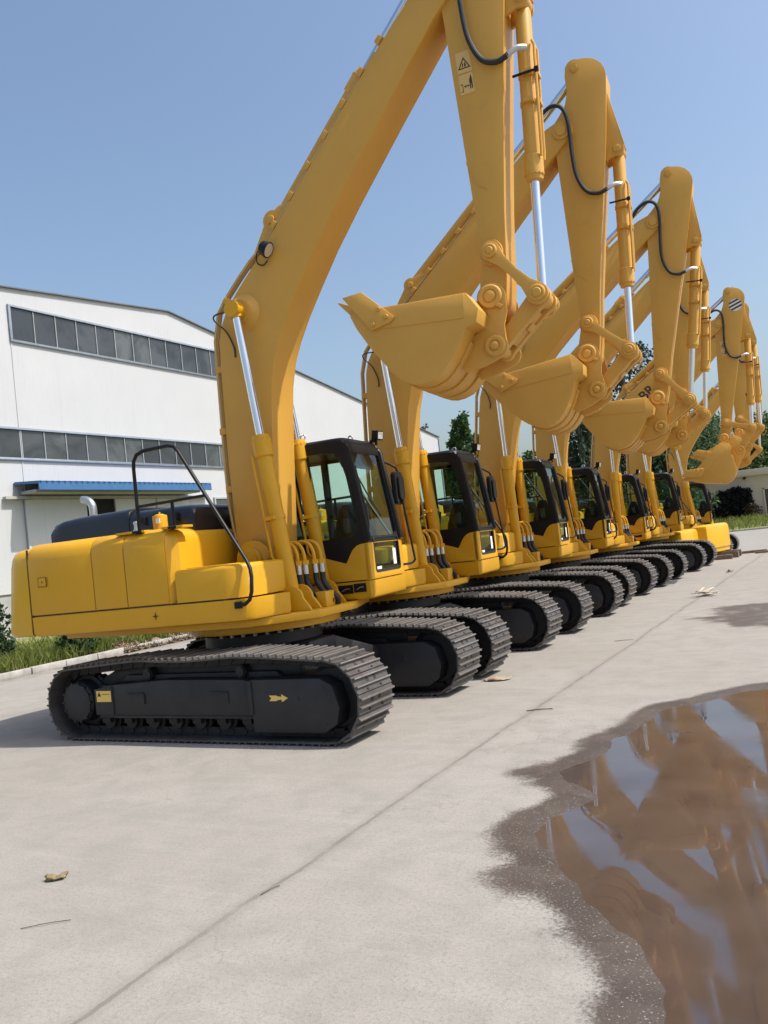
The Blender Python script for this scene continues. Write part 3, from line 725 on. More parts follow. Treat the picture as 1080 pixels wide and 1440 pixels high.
def pose(objs, P):
    """place every part of one machine; P holds slew, boom turn, arm and bucket turn (radians)"""
    SL = Matrix.Rotation(P['slew'], 4, 'Z')
    d = P['boom']
    parm = PF+rot2(PARM-PF, d); K = P['stick']
    if K != 1: parm = parm+Vector((.02, .43))
    ta = P['arm']; tb = P['bucket']
    A = parm+rot2(AEND*K, ta); B = A+rot2(BPIN, tb); rk = parm+rot2(RK*K, ta)
    dv = B-rk; D = dv.length; D2 = min(D, L1+L2-.001)
    a = (L1*L1-L2*L2+D2*D2)/(2*D2); h = math.sqrt(max(0, L1*L1-a*a)); e = dv.normalized()
    lk1 = rk+e*a+Vector((-e.y, e.x))*h; lk2 = rk+e*a-Vector((-e.y, e.x))*h
    lk = lk1 if lk1.x > lk2.x else lk2
    act = PF+rot2(AC_TAIL-PF, d); acr = parm+rot2(Vector((AC_ROD.x, AC_ROD.y*K)), ta)
    kct = parm+rot2(Vector((KC_TAIL.x, KC_TAIL.y*K)), ta); bcr = PF+rot2(BC_ROD-PF, d)
    def mt(p, an, y=0): return SL @ Matrix.Translation((p.x, y, p.y)) @ Matrix.Rotation(-an, 4, 'Y')
    T = {'base': Matrix.Identity(4), 'upper': SL, 'boom': mt(PF, d), 'arm': mt(parm, ta), 'bucket': mt(A, tb),
         'rocker': mt(rk, ang(lk-rk)), 'link': mt(B, ang(lk-B)), 'ac': mt(act, ang(acr-act)), 'kc': mt(kct, ang(lk-kct)),
         'bc1': mt(BC_BASE, ang(bcr-BC_BASE), -.5), 'bc2': mt(BC_BASE, ang(bcr-BC_BASE), .5)}
    ln = {'ac': (acr-act).length, 'kc': (lk-kct).length, 'bc1': (bcr-BC_BASE).length, 'bc2': (bcr-BC_BASE).length}
    for o in objs:
        r = o['_rig']; o.matrix_local = T[r]
        if r == 'arm' and K != 1: o.matrix_local = T[r] @ Matrix.Diagonal((1, 1, K, 1))
        if r in ln:
            for ch in o.children:
                if '_rod' in ch.keys(): ch.location = (ln[r], 0, 0)
def d_(x): return R_(x)

root0 = empty('excavator', (0, 0, 0))
build_base(root0); house(root0); cab(root0); boom(root0); arm(root0); bucket(root0); linkage(root0)
cylinder(root0, 'boom_cylinder', 'bc1', .105, 2.15, 2.3, .056, -.5, (1.05,))
cylinder(root0, 'boom_cylinder', 'bc2', .105, 2.15, 2.3, .056, .5, (1.05,))
cylinder(root0, 'arm_cylinder', 'ac', .115, 2.25, 2.6, .066, 0, (.6, 1.5))
cylinder(root0, 'bucket_cylinder', 'kc', .098, 2.15, 2.3, .055, 0, (.88, 1.22))
proto = [o for o, _ in PARTS]
def clone(root):
    new = []
    for o in proto:
        c = o.copy(); C.objects.link(c); c.parent = root; new.append(c)
        for ch in o.children:
            g = ch.copy(); C.objects.link(g); g.parent = c
            for g2 in ch.children:
                h = g2.copy(); C.objects.link(h); h.parent = g
    return new
def find(objs, name): return [o for o in objs if o.name.split('.')[0] == name][0]
def fit(P, A, B):
    """angles that bring the pins to the wanted side-view positions"""
    P, A, B = Vector(P), Vector(A), Vector(B)
    return dict(boom=ang(P-PF)-ang(PARM-PF), arm=ang(A-P)-ang(AEND), bucket=ang(B-A)-ang(BPIN))
POSES = [
    ((0, 0), 6.3, fit((3.66, 8.48), (3.75, 4.87), (3.74, 4.28)), 1.0, 'nearest yellow crawler excavator, whole flank in view, arm top cut off by the frame'),
    ((0, 3.80), 6.3, fit((3.81, 8.27), (3.81, 4.66), (3.89, 4.11)), 1.0, 'second yellow excavator, its rounded arm top the tallest one inside the frame'),
    ((.02, 8.4), 6.3, fit((4.13, 7.82), (3.81, 4.28), (3.80, 3.72)), 1.0, 'third yellow excavator from the camera, its arm standing just right of the second bucket'),
    ((-.08, 12.9), 6.3, fit((3.75, 7.92), (3.60, 4.48), (3.58, 3.93)), .985, 'fourth yellow excavator, its arm top hidden behind the arm of the third one'),
    ((-.0, 17.7), 6.3, fit((4.16, 7.48), (3.90, 3.92), (4.29, 3.53)), .96, 'yellow excavator with a round striped emblem on its arm and dark boom letters'),
    ((.05, 23.2), 6.3, fit((3.75, 8.0), (3.70, 4.5), (3.95, 4.0)), 1.0, 'sixth yellow excavator, its arm mostly hidden behind the arm with the striped emblem'),
    ((.2, 31.0), 6.3, fit((3.52, 8.55), (3.42, 4.95), (3.46, 4.37)), .92, 'farthest yellow excavator, boom kinked low, beside the loose bright counterweights'),
]
ROOTS = []
for i, (xy, sl, ps, sc, lab) in enumerate(POSES):
    if i == 0: root, objs = root0, proto
    else:
        root = empty('excavator', (0, 0, 0)); objs = clone(root)
    root.location = (xy[0], xy[1], 0); root.scale = (sc,)*3
    tag(root, lab, 'excavator', 'excavators parked side by side')
    ps['slew'] = R_(sl); ps['stick'] = 1.11 if i == 0 else 1.0; pose(objs, ps)
    ROOTS.append((root, objs))

# the nearest boom is a longer one: its own mesh, drawn out beyond the kink
bm0 = find(ROOTS[0][1], 'boom'); kv = Vector((.3, 5.75))-PF; uv = (PARM-PF-kv); ul = uv.length; uv = uv/ul
for o in [bm0]+list(bm0.children):
    o.data = o.data.copy()
    for v in o.data.vertices:
        t = min(1, max(0, ((v.co.x-kv.x)*uv.x+(v.co.z-kv.y)*uv.y)/ul)); t = t*t*(3-2*t)*.5+t*.5
        v.co.x += .02*t; v.co.z += .43*t
# ---- markings that only some machines carry
def text_mesh(name, body, size, mat, parent, M4, ext=.001):
    cu = bpy.data.curves.new(name, 'FONT'); cu.body = body; cu.size = size; cu.extrude = ext; cu.offset = size*.018
    o = bpy.data.objects.new(name, cu); C.objects.link(o)
    dg = bpy.context.evaluated_depsgraph_get()
    me = bpy.data.meshes.new_from_object(o.evaluated_get(dg)); me.name = name
    bpy.data.objects.remove(o)
    me.materials.clear(); me.materials.append(mat); me.transform(M4)
    q = bpy.data.objects.new(name, me); C.objects.link(q); q.parent = parent
    return q
XZ = Matrix.Rotation(R_(90), 4, 'X')
def warn_label(armo, LX, LZ):
    mb = MB(); y = -.2465
    X0, X1 = .02, .25
    mb.mi = 0; mb.prism([(X0, -.88), (X1, -.88), (X1, -.56), (X0, -.56)], y-.003, y); mb.prism([(X0, -1.20), (X1, -1.20), (X1, -.90), (X0, -.90)], y-.003, y)
    mb.mi = 1; ya, yb = y-.0055, y-.003
    cx = .135
    tri = lambda r, cz: [(cx+r*math.sin(R_(a)), cz+r*math.cos(R_(a))) for a in (0, 120, 240)]
    mb.ring(tri(.115, -.76), tri(.085, -.76), (cx, -.76), lambda a, b, d: (a, d, b), ya, yb, 12)
    mb.prism([(cx-.035, -.79), (cx-.02, -.79), (cx-.01, -.74), (cx-.025, -.73)], ya, yb); mb.prism([(cx+.0, -.79), (cx+.03, -.79), (cx+.03, -.75), (cx+.012, -.72)], ya, yb)
    mb.prism([(.04, -1.16), (.075, -1.16), (.075, -1.04), (.04, -1.04), (.04, -1.05), (.067, -1.05), (.067, -1.15), (.04, -1.15)], ya, yb)
    mb.prism([(.09, -1.085), (.12, -1.065), (.12, -1.08), (.15, -1.08), (.15, -1.065), (.18, -1.085), (.15, -1.105), (.15, -1.09), (.12, -1.09), (.12, -1.105)], ya, yb)
    mb.prism([(.185, -1.14), (.20, -1.14), (.205, -1.06), (.212, -1.06), (.215, -1.14), (.232, -1.14), (.228, -.98), (.22, -.97), (.22, -.94), (.205, -.94), (.203, -.97), (.185, -1.0)], ya, yb)
    for v in mb.bm.verts: v.co.x = LX+(v.co.x-.135)*.78; v.co.z = LZ+(v.co.z+.88)*.74
    return sub(mb, 'warning_label', [M['labelpale'], M['ink']], armo)
warn_label(find(ROOTS[0][1], 'arm'), .05, -1.10); warn_label(find(ROOTS[4][1], 'arm'), .10, -.80)
a5 = find(ROOTS[4][1], 'arm')
mb = MB(); y = -.2465; cx, cz, r = .50, .52, .19
mb.mi = 0
mb.prism([(cx+r*math.cos(R_(a)), cz+r*math.sin(R_(a))) for a in range(0, 360, 10)], y-.003, y)
mb.mi = 1
for k in (-1, 0, 1):
    o = k*.105+.018; hw = .026; pts = []
    for sgn in (-1, 1):
        h = o+sgn*hw; wd = math.sqrt(max(.0, (r*1.01)**2-h*h)); pts.append((h, wd))
    rt = lambda u, v: (cx+u*math.cos(R_(24))-v*math.sin(R_(24)), cz+u*math.sin(R_(24))+v*math.cos(R_(24)))
    mb.prism([rt(-pts[0][1], pts[0][0]), rt(pts[0][1], pts[0][0]), rt(pts[1][1], pts[1][0]), rt(-pts[1][1], pts[1][0])], y-.006, y-.003)
sub(mb, 'striped_emblem', [M['logowhite'], M['logodark']], a5)
b5 = find(ROOTS[4][1], 'boom')
BT = Matrix.Translation((1.46-PF.x, -.3025, 6.09-PF.y)) @ Matrix.Rotation(R_(-44), 4, 'Y') @ XZ
text_mesh('boom_letters', 'BR', .44, M['logodark'], b5, BT)
c1 = find(ROOTS[0][1], 'cab')
def cab_plate(cabo, x0, x1, z0, z1):
    mb = MB(); mb.mi = 0; mb.prism([(x0, z0), (x1, z0), (x1, z1), (x0, z1)], .447, .456); mb.mi = 1
    w = x1-x0
    mb.prism([(x0+w*.2, z0+.03), (x0+w*.5, z0+.06), (x0+w*.8, z0+.065), (x0+w*.8, z0+.075), (x0+w*.5, z0+.072), (x0+w*.2, z0+.042)], .445, .447)
    sub(mb, 'info_plate', [M['black'], M['steel']], cabo)
cab_plate(c1, .98, 1.20, 1.50, 1.62); cab_plate(c1, 1.215, 1.40, 1.51, 1.63)
cab_plate(find(ROOTS[4][1], 'cab'), .95, 1.35, 1.52, 1.60); cab_plate(find(ROOTS[6][1], 'cab'), .95, 1.40, 1.55, 1.63)
# track frame labels of the nearest machine
fr1 = [o for o in ROOTS[0][1] if o.name.split('.')[0] == 'track_frame'][0]
mb = MB(); y = -1.295-.325-.0015
mb.mi = 0; mb.prism([(-1.56, .50), (-1.30, .50), (-1.30, .64), (-1.56, .64)], y-.002, y+.001); mb.mi = 1
mb.prism([(-1.545, .57), (-1.475, .57), (-1.51, .63)], y-.004, y-.002); mb.prism([(-1.46, .595), (-1.325, .595), (-1.325, .602), (-1.46, .602)], y-.004, y-.002)
sub(mb, 'warning_label', [M['label'], M['ink']], fr1)
mb = MB(); y = -1.295-.345-.0015
mb.prism([(1.24, 0.499), (1.271, 0.53), (1.24, 0.561), (1.34, 0.561), (1.359, 0.551), (1.415, 0.546), (1.415, 0.574), (1.502, 0.53), (1.415, 0.486), (1.415, 0.515), (1.359, 0.509), (1.34, 0.499)], y-.003, y+.001)
sub(mb, 'arrow_label', M['label'], fr1)

# strip helper properties
for o in list(bpy.data.objects):
    for k in ('_rig', '_rod'):
        if k in o.keys(): del o[k]

# ------------------------------------------------------------------ ground
def smooth(a, b, x):
    t = np.clip((x-a)/(b-a), 0, 1); return t*t*(3-2*t)
def sdist(poly, X, Y):
    """signed distance to a polygon, positive inside"""
    P = np.array(poly); d = np.full(X.shape, 1e9); ins = np.zeros(X.shape, bool)
    for (x0, y0), (x1, y1) in zip(P, np.roll(P, -1, 0)):
        ex, ey = x1-x0, y1-y0
        t = np.clip(((X-x0)*ex+(Y-y0)*ey)/(ex*ex+ey*ey), 0, 1)
        d = np.minimum(d, np.hypot(X-x0-t*ex, Y-y0-t*ey))
        c = ((y0 > Y) != (y1 > Y)) & (X < ex*(Y-y0)/(ey if abs(ey) > 1e-9 else 1e-9)+x0); ins ^= c
    return np.where(ins, d, -d)
def vnoise(X, Y, s, seed=0):
    rng = np.random.RandomState(seed); g = rng.rand(256, 256)
    x, y = X*s+1000.3, Y*s+1000.7; xi, yi = np.floor(x).astype(int), np.floor(y).astype(int); fx_, fy_ = x-xi, y-yi
    fx_, fy_ = fx_*fx_*(3-2*fx_), fy_*fy_*(3-2*fy_)
    a, b, c, d = g[xi % 256, yi % 256], g[(xi+1) % 256, yi % 256], g[xi % 256, (yi+1) % 256], g[(xi+1) % 256, (yi+1) % 256]
    return (a*(1-fx_)+b*fx_)*(1-fy_)+(c*(1-fx_)+d*fx_)*fy_
def fbm(X, Y, s, o=4, seed=0):
    r = 0; a = .5; t = 0
    for k in range(o): r = r+a*vnoise(X, Y, s*2**k, seed+k); t += a; a *= .55
    return r/t
PUD = [(6.15, 1.50), (5.5, 1.05), (4.95, .05), (4.85, -.9), (4.50, -2.3), (4.98, -2.95), (4.86, -3.7), (5.10, -4.45), (5.46, -4.82), (5.86, -5.25), (6.02, -5.7), (6.5, -6.6), (8.2, -7.2), (11.5, -6), (12.6, -2), (11, 2), (8.3, 2.5)]
DAMP = [(4.3, 8.1), (4.5, 9.8), (5.4, 10.7), (7, 11), (9, 9.5), (8, 6.8), (5.7, 6.4), (4.8, 6.8)]
gx = np.linspace(1.0, 13.5, 209); gy = np.linspace(-9.5, 13.0, 376)
GX, GY = np.meshgrid(gx, gy, indexing='ij')
wob = (fbm(GX, GY, 1.6, 5, 3)-.5)
sd = sdist(PUD, GX, GY)+wob*.38; sd2 = sdist(DAMP, GX, GY)+wob*1.6
wet = np.maximum(smooth(-.24, .16, sd), smooth(-.35, .5, sd2)*.62)
z = -.055*smooth(.0, .75, sd)+(fbm(GX, GY, 2.6, 3, 9)-.5)*.010*smooth(-.3, .25, sd)
edge = np.minimum(np.minimum(GX-gx[0], gx[-1]-GX), np.minimum(GY-gy[0], gy[-1]-GY)); z *= smooth(0, .3, edge)
nx, ny = GX.shape
verts = np.stack([GX, GY, z], -1).reshape(-1, 3).tolist()
faces = [(i*ny+j, (i+1)*ny+j, (i+1)*ny+j+1, i*ny+j+1) for i in range(nx-1) for j in range(ny-1)]
wv = wet.reshape(-1).tolist()
X0, X1, Y0, Y1 = -9.98, 90, -60, 66
n0 = len(verts)
def q4(x0, x1, y0, y1):
    k = len(verts); verts.extend([(x0, y0, 0), (x1, y0, 0), (x1, y1, 0), (x0, y1, 0)]); wv.extend([0]*4); faces.append((k, k+1, k+2, k+3))
q4(X0, gx[0], Y0, Y1); q4(gx[-1], X1, Y0, Y1); q4(gx[0], gx[-1], Y0, gy[0]); q4(gx[0], gx[-1], gy[-1], Y1)
me = bpy.data.meshes.new('concrete_yard'); me.from_pydata(verts, [], faces)
at = me.attributes.new('wet', 'FLOAT', 'POINT'); at.data.foreach_set('value', wv)
me.polygons.foreach_set('use_smooth', [True]*len(me.polygons))
yard = bpy.data.objects.new('concrete_yard', me); C.objects.link(yard); tag(yard, 'pale worn concrete yard with a long joint and damp patches', kind='structure')
m, nt, b = nmat('concrete')
co = texco(nt); sx = N(nt, 'ShaderNodeSeparateXYZ'); L(nt, co, sx.inputs[0])
def mth(op, a, b_=None, c_=None, clamp=False):
    n = N(nt, 'ShaderNodeMath', operation=op, use_clamp=clamp)
    for i, v in enumerate((a, b_, c_)):
        if v is None: continue
        if hasattr(v, 'links'): L(nt, v, n.inputs[i])
        else: n.inputs[i].default_value = v
    return n.outputs[0]
big = noise_t(nt, co, .35, 5, .6, .3); mid = noise_t(nt, co, 2.2, 6, .7, .5); fine = noise_t(nt, co, 42, 4, .7); tiny = noise_t(nt, co, 150, 2, .5)
col = ramp(nt, big, [(.3, (.262, .238, .212)), (.7, (.302, .279, .254))])
col = mixc(nt, ramp(nt, mid, [(.42, (0, 0, 0)), (.70, (.8, .8, .8))]), col, (.215, .202, .180))
stre = N(nt, 'ShaderNodeMapping', inp={'Scale': (.25, 2.6, 1), 'Rotation': (0, 0, R_(12))}); L(nt, co, stre.inputs['Vector'])
col = mixc(nt, ramp(nt, noise_t(nt, stre.outputs[0], 2.4, 5, .65), [(.5, (0, 0, 0)), (.75, (.35, .35, .35))]), col, (.335, .312, .285))
col = mixc(nt, ramp(nt, fine, [(.50, (0, 0, 0)), (.68, (.62, .62, .62))]), col, (.165, .158, .140))
col = mixc(nt, ramp(nt, tiny, [(.58, (0, 0, 0)), (.70, (.8, .8, .8))]), col, (.42, .39, .355))
# joints
wn = noise_t(nt, co, 3.5, 5, .7)
wx = mth('ADD', mth('MULTIPLY', mth('SUBTRACT', wn, .5), .05), mth('MULTIPLY', mth('SUBTRACT', noise_t(nt, co, .7, 3, .5), .5), .16))
dx = mth('ABSOLUTE', mth('ADD', mth('SUBTRACT', sx.outputs[0], 3.715), wx))
ym = mth('ABSOLUTE', mth('SUBTRACT', mth('MODULO', mth('ADD', sx.outputs[1], 110.95+5.5), 11.0), 5.5))
dy = mth('ADD', mth('ADD', ym, mth('MULTIPLY', wx, 1.4)), mth('MULTIPLY', mth('LESS_THAN', sx.outputs[0], 3.72), 5.0))
pw = mth('MULTIPLY', noise_t(nt, co, 9, 4, .7), .030)
jx = mth('LESS_THAN', dx, mth('ADD', pw, .004)); jy = mth('LESS_THAN', mth('ABSOLUTE', dy), mth('SUBTRACT', pw, .006))
jm = mth('MAXIMUM', jx, mth('MULTIPLY', jy, .8))
col = mixc(nt, mth('MULTIPLY', mth('MULTIPLY', jm, .62), ramp(nt, noise_t(nt, co, 2.6, 4, .7), [(.36, (.15, .15, .15)), (.56, (1, 1, 1))])), col, (.12, .108, .093))
soft = mth('MULTIPLY', mth('SUBTRACT', 1, mth('DIVIDE', dx, .10), None, True), .35)
col = mixc(nt, soft, col, (.165, .15, .13))
vor = N(nt, 'ShaderNodeTexVoronoi', feature='DISTANCE_TO_EDGE', inp={'Scale': .45}); mp = N(nt, 'ShaderNodeVectorMath', operation='ADD')
nz = N(nt, 'ShaderNodeTexNoise', inp={'Scale': 2.0, 'Detail': 5}); L(nt, co, nz.inputs['Vector']); L(nt, co, mp.inputs[0]); L(nt, nz.outputs['Color'], mp.inputs[1]); L(nt, mp.outputs[0], vor.inputs['Vector'])
ck = mth('MULTIPLY', mth('LESS_THAN', vor.outputs['Distance'], .0045), mth('GREATER_THAN', big, .56))
col = mixc(nt, mth('MULTIPLY', ck, .45), col, (.20, .18, .16))
kd = N(nt, 'ShaderNodeMapRange', inp={1: -9.97, 2: -9.2, 3: .8, 4: 0}); L(nt, sx.outputs[0], kd.inputs[0])
col = mixc(nt, mth('MULTIPLY', kd.outputs[0], ramp(nt, mid, [(.35, (.2, .2, .2)), (.6, (1, 1, 1))])), col, (.15, .12, .09))
aw = N(nt, 'ShaderNodeAttribute', attribute_name='wet')
wf = mth('ADD', mth('ADD', aw.outputs['Fac'], mth('MULTIPLY', mth('SUBTRACT', fine, .5), .9)), mth('MULTIPLY', mth('SUBTRACT', mid, .5), .9)); wf = mth('MULTIPLY', wf, mth('GREATER_THAN', aw.outputs['Fac'], .02))
wmr = N(nt, 'ShaderNodeMapRange', interpolation_type='SMOOTHSTEP', inp={1: .2, 2: .7}); L(nt, wf, wmr.inputs[0])
wetf = wmr.outputs[0]
wcol = mixc(nt, ramp(nt, mid, [(.4, (0, 0, 0)), (.7, (1, 1, 1))]), (.062, .047, .039), (.098, .077, .065))
wcol = mixc(nt, ramp(nt, noise_t(nt, co, 70, 3, .6), [(.61, (0, 0, 0)), (.68, (.9, .9, .9))]), wcol, (.30, .27, .245))
col = mixc(nt, wetf, col, wcol)
L(nt, col, b.inputs['Base Color'])
rg = N(nt, 'ShaderNodeMapRange', inp={3: .88, 4: .5}); L(nt, wetf, rg.inputs[0]); L(nt, rg.outputs[0], b.inputs['Roughness'])
b.inputs['Specular IOR Level'].default_value = .35
hh = mth('SUBTRACT', mth('ADD', mth('MULTIPLY', fine, .6), mth('MULTIPLY', mid, .6)), mth('MULTIPLY', jm, .9))
bump(nt, b, hh, .5, .014)
me.materials.append(m)
# puddle: muddy water lying in the dip of the yard
mb = MB(); mb._f([mb.bm.verts.new((x, y, -.0135)) for x, y in [(4.2, -7.6), (13, -7.6), (13, 3.2), (4.2, 3.2)]])
m, nt, b = nmat('muddy_water')
co = texco(nt)
L(nt, ramp(nt, noise_t(nt, co, 1.1, 5, .6, .4), [(.3, (.052, .037, .031)), (.7, (.088, .065, .055))]), b.inputs['Base Color'])
rw = N(nt, 'ShaderNodeMapRange', inp={1: .45, 2: .7, 3: .02, 4: .14}); L(nt, noise_t(nt, co, .8, 5, .65, .5), rw.inputs[0]); L(nt, rw.outputs[0], b.inputs['Roughness']); b.inputs['IOR'].default_value = 1.6; b.inputs['Specular IOR Level'].default_value = .7
bump(nt, b, noise_t(nt, co, 2.2, 2, .5), .05, .01)
pud = mb.obj('puddle', m); tag(pud, 'brown puddle mirroring the sky and the raised booms', kind='structure')
# surrounding land
mb = MB(); mb._f([mb.bm.verts.new((x, y, -.10)) for x, y in [(-900, -900), (900, -900), (900, 900), (-900, 900)]])
m, nt, b = nmat('earth'); co = texco(nt)
L(nt, ramp(nt, noise_t(nt, co, .6, 6, .7), [(.35, (.06, .075, .025)), (.6, (.13, .12, .06)), (.75, (.2, .16, .1))]), b.inputs['Base Color']); b.inputs['Roughness'].default_value = .95
tag(mb.obj('ground', m), 'earth and rough grass around the yard', kind='structure')
m, nt, b = nmat('verge_soil'); co = texco(nt)
L(nt, ramp(nt, noise_t(nt, co, 1.5, 6, .75), [(.32, (.10, .13, .03)), (.5, (.17, .19, .05)), (.68, (.24, .19, .11))]), b.inputs['Base Color']); b.inputs['Roughness'].default_value = .95
bump(nt, b, noise_t(nt, co, 20, 4), .6, .05)
mb = MB(); mb.loops([[(-10.25, y, .07), (-12, y, .12), (-16, y, .10), (-60, y, .02)] for y in (-60, 66)], False, False, False)
mb.loops([[(-60, y, zz), (90, y, zz)] for y, zz in ((66.2, .1), (70, .25), (76, .55), (84, .7), (120, .7))], False, False, False)
tag(mb.obj('verge', m), 'grassy verge behind the kerb', kind='structure')
# kerb
m, nt, b = nmat('kerb_concrete'); co = texco(nt)
L(nt, ramp(nt, noise_t(nt, co, 3, 6, .7), [(.35, (.26, .25, .23)), (.65, (.44, .42, .39))]), b.inputs['Base Color']); b.inputs['Roughness'].default_value = .9
bump(nt, b, noise_t(nt, co, 30, 4), .4, .01)
mb = MB(); random.seed(4)
y = -30
while y < 66:
    j = random.uniform(-.012, .012); mb.box((-10.09+j, y+.49, .05+random.uniform(-.01, .01)), (.17, .975, .20)); y += 1.0
x = -9.9
while x < 60:
    mb.box((x+.49, 66.1, .04), (.975, .17, .18)); x += 1.0
tag(mb.obj('kerb', m, bev=.015), 'pale concrete kerb edging the yard', kind='structure')

# ------------------------------------------------------------------ plants
def leafmat(name, c1, c2, tr=.25):
    m, nt, b = nmat(name); co = texco(nt)
    col = ramp(nt, noise_t(nt, co, 1.3, 4, .6), [(.35, c1), (.68, c2)])
    L(nt, col, b.inputs['Base Color']); b.inputs['Roughness'].default_value = .6; b.inputs['Specular IOR Level'].default_value = .3
    t = N(nt, 'ShaderNodeBsdfTranslucent'); L(nt, col, t.inputs['Color'])
    x = N(nt, 'ShaderNodeMixShader', inp={0: tr}); L(nt, b.outputs[0], x.inputs[1]); L(nt, t.outputs[0], x.inputs[2])
    L(nt, x.outputs[0], nt.nodes['Material Output'].inputs['Surface']); return m
M['grass'] = leafmat('grass_blades', (.13, .17, .035), (.25, .27, .075), .4)
M['poplar'] = leafmat('poplar_leaves', (.040, .085, .024), (.085, .140, .042))
M['willow'] = leafmat('willow_leaves', (.045, .082, .032), (.095, .145, .058))
M['darkleaf'] = leafmat('dark_leaves', (.022, .038, .022), (.052, .078, .040))
M['lightleaf'] = leafmat('light_leaves', (.045, .085, .025), (.095, .145, .045))
M['shrub'] = leafmat('shrub_leaves', (.022, .05, .016), (.06, .095, .032))
M['vine'] = leafmat('dark_vine', (.010, .010, .012), (.030, .027, .030), .1)
M['drybush'] = leafmat('dry_bush', (.05, .035, .025), (.10, .075, .05))
M['bark'] = paint('bark', (.055, .045, .035), (.12, .10, .08), .9, 5, bmp=.5)
M['mulch'] = paint('dry_mulch', (.13, .09, .055), (.29, .22, .145), .95, 6, bmp=.3)
def leaves(mb, rng, pts, size, flat=.0, hang=0):
    for p in pts:
        s = size*rng.uniform(.6, 1.4)
        d = Vector((rng.gauss(0, 1), rng.gauss(0, 1), rng.gauss(0, 1)*(1-flat)-hang)).normalized()
        u = d.cross(Vector((rng.gauss(0, 1), rng.gauss(0, 1), rng.gauss(0, 1)))).normalized()
        a = Vector(p); w = s*.36 if not hang else s*.22
        mb._f([mb.bm.verts.new(q) for q in (a, a+d*s*.5+u*w, a+d*s, a+d*s*.5-u*w)])
def crown_obj(mb, name, mat, parent):
    me = bpy.data.meshes.new(name); mb.bm.to_mesh(me); mb.bm.free(); me.materials.append(mat)
    o = bpy.data.objects.new(name, me); C.objects.link(o); o.parent = parent; return o
def tree(kind, label, loc, h, rad, mat, n=3200, size=.32, seed=1, group=None, base=.2, gaps=.0):
    rng = random.Random(seed); r = empty(kind, loc); tag(r, label, 'tree', group)
    mb = MB(); tr = rad*.09+h*.008
    mb.tube([(0, 0, -.3), (rng.uniform(-.1, .1), .05, h*.3), (rng.uniform(-.3, .3)*.5, .1, h*.62), (.1, 0, h*.9)], tr, 9, 3)
    limbs = []
    nl = 11 if kind != 'poplar_tree' else 16
    for k in range(nl):
        f = rng.uniform(base+.08, .85); a = rng.uniform(0, 6.28); zz = h*f
        rr = rad*rng.uniform(.5, .95)*(1-.55*max(0, f-.5)*1.4); up = h*(.10 if kind != 'poplar_tree' else .14)
        e = Vector((rr*math.cos(a), rr*math.sin(a), zz+up*rng.uniform(.4, 1.1))); limbs.append(e)
        mb.tube([(0, 0, zz), (e.x*.5, e.y*.5, zz+up*.45), e], tr*.22, 6, 2)
    # taper the stem
    for v in mb.bm.verts:
        rr_ = math.hypot(v.co.x, v.co.y)
        if rr_ < tr*1.8: k = 1-.75*max(0, min(1, v.co.z/h)); v.co.x *= k; v.co.y *= k
    mb.obj('trunk', M['bark'], r)
    mb = MB(); pts = []
    def shape(f):       # crown half width at relative height f
        if kind == 'poplar_tree': return rad*(math.sin(math.pi*min(1, max(0, (f*.94+.06)))**.75)**.8)
        return rad*max(.08, (1-((f-.42)/.62)**2))**.6
    ncl = 46
    cl = []
    for k in range(ncl):
        f = rng.random()**.85; a = rng.uniform(0, 6.28); q = rng.uniform(.25, 1.0)
        wdt = shape(f)*q; cl.append((Vector((wdt*math.cos(a), wdt*math.sin(a), h*(base+(1-base)*f))), rad*rng.uniform(.18, .38)))
    cl += [(e, rad*.25) for e in limbs]
    if kind == 'willow_tree':
        for k in range(int(n*2.1/26)):
            c, s = rng.choice(cl); p = c+Vector((rng.gauss(0, s), rng.gauss(0, s), abs(rng.gauss(0, s*.5)))); ln = rng.uniform(.14, .42)*h*min(1, p.z/h+.1)
            for q in range(26):
                t = q/26; pts.append(p+Vector((rng.gauss(0, .07)+(p.x*.05*t), rng.gauss(0, .07), -ln*t)))
        pts = [p for p in pts if p.z > .4]
        leaves(mb, rng, pts, size, hang=1.2)
    else:
        for k in range(int(n*1.5)):
            c, s = rng.choice(cl)
            v = Vector((rng.gauss(0, 1), rng.gauss(0, 1), rng.gauss(0, 1))).normalized()*s*rng.uniform(.35, 1.0)**.6
            v.z *= 1.35 if kind == 'poplar_tree' else .8
            pts.append(c+v)
        leaves(mb, rng, pts, size)
    crown_obj(mb, 'crown', mat, r)
    return r
CAMXY = Vector((7.2728, -9.3989)); YAW = 0.504857
def off(px, depth):      # spot on the land in a given direction seen from the gate of the yard
    t = (px-540)/1193.1+.008; F = Vector((-math.sin(YAW), math.cos(YAW))); Rr = Vector((math.cos(YAW), math.sin(YAW)))
    p = CAMXY+(F+Rr*t)*depth; return p.x, p.y
def put(px, d, z=0): x, y = off(px, d); return (round(x, 2), round(y, 2), z)
for k, (px, d, h, rd, sz) in enumerate([(628, 86, 9.9, 1.3, .36), (641, 84, 11.6, 1.4, .36), (656, 82, 13.6, 1.35, .36), (671, 84, 11.8, 1.7, .36), (688, 88, 11.0, 1.6, .36)]):
    tree('poplar_tree', ['shortest poplar at the left end of the poplar clump beyond the second boom', 'slim poplar just left of the tallest spire in the clump', 'tallest poplar, a narrow green spire between the second and third booms', 'full poplar just right of the tallest spire', 'bushy poplar right next to the third boom'][k],
         put(px, d), h, rd, M['poplar'], 4200, sz, 20+k, 'poplars beyond the yard', .06)
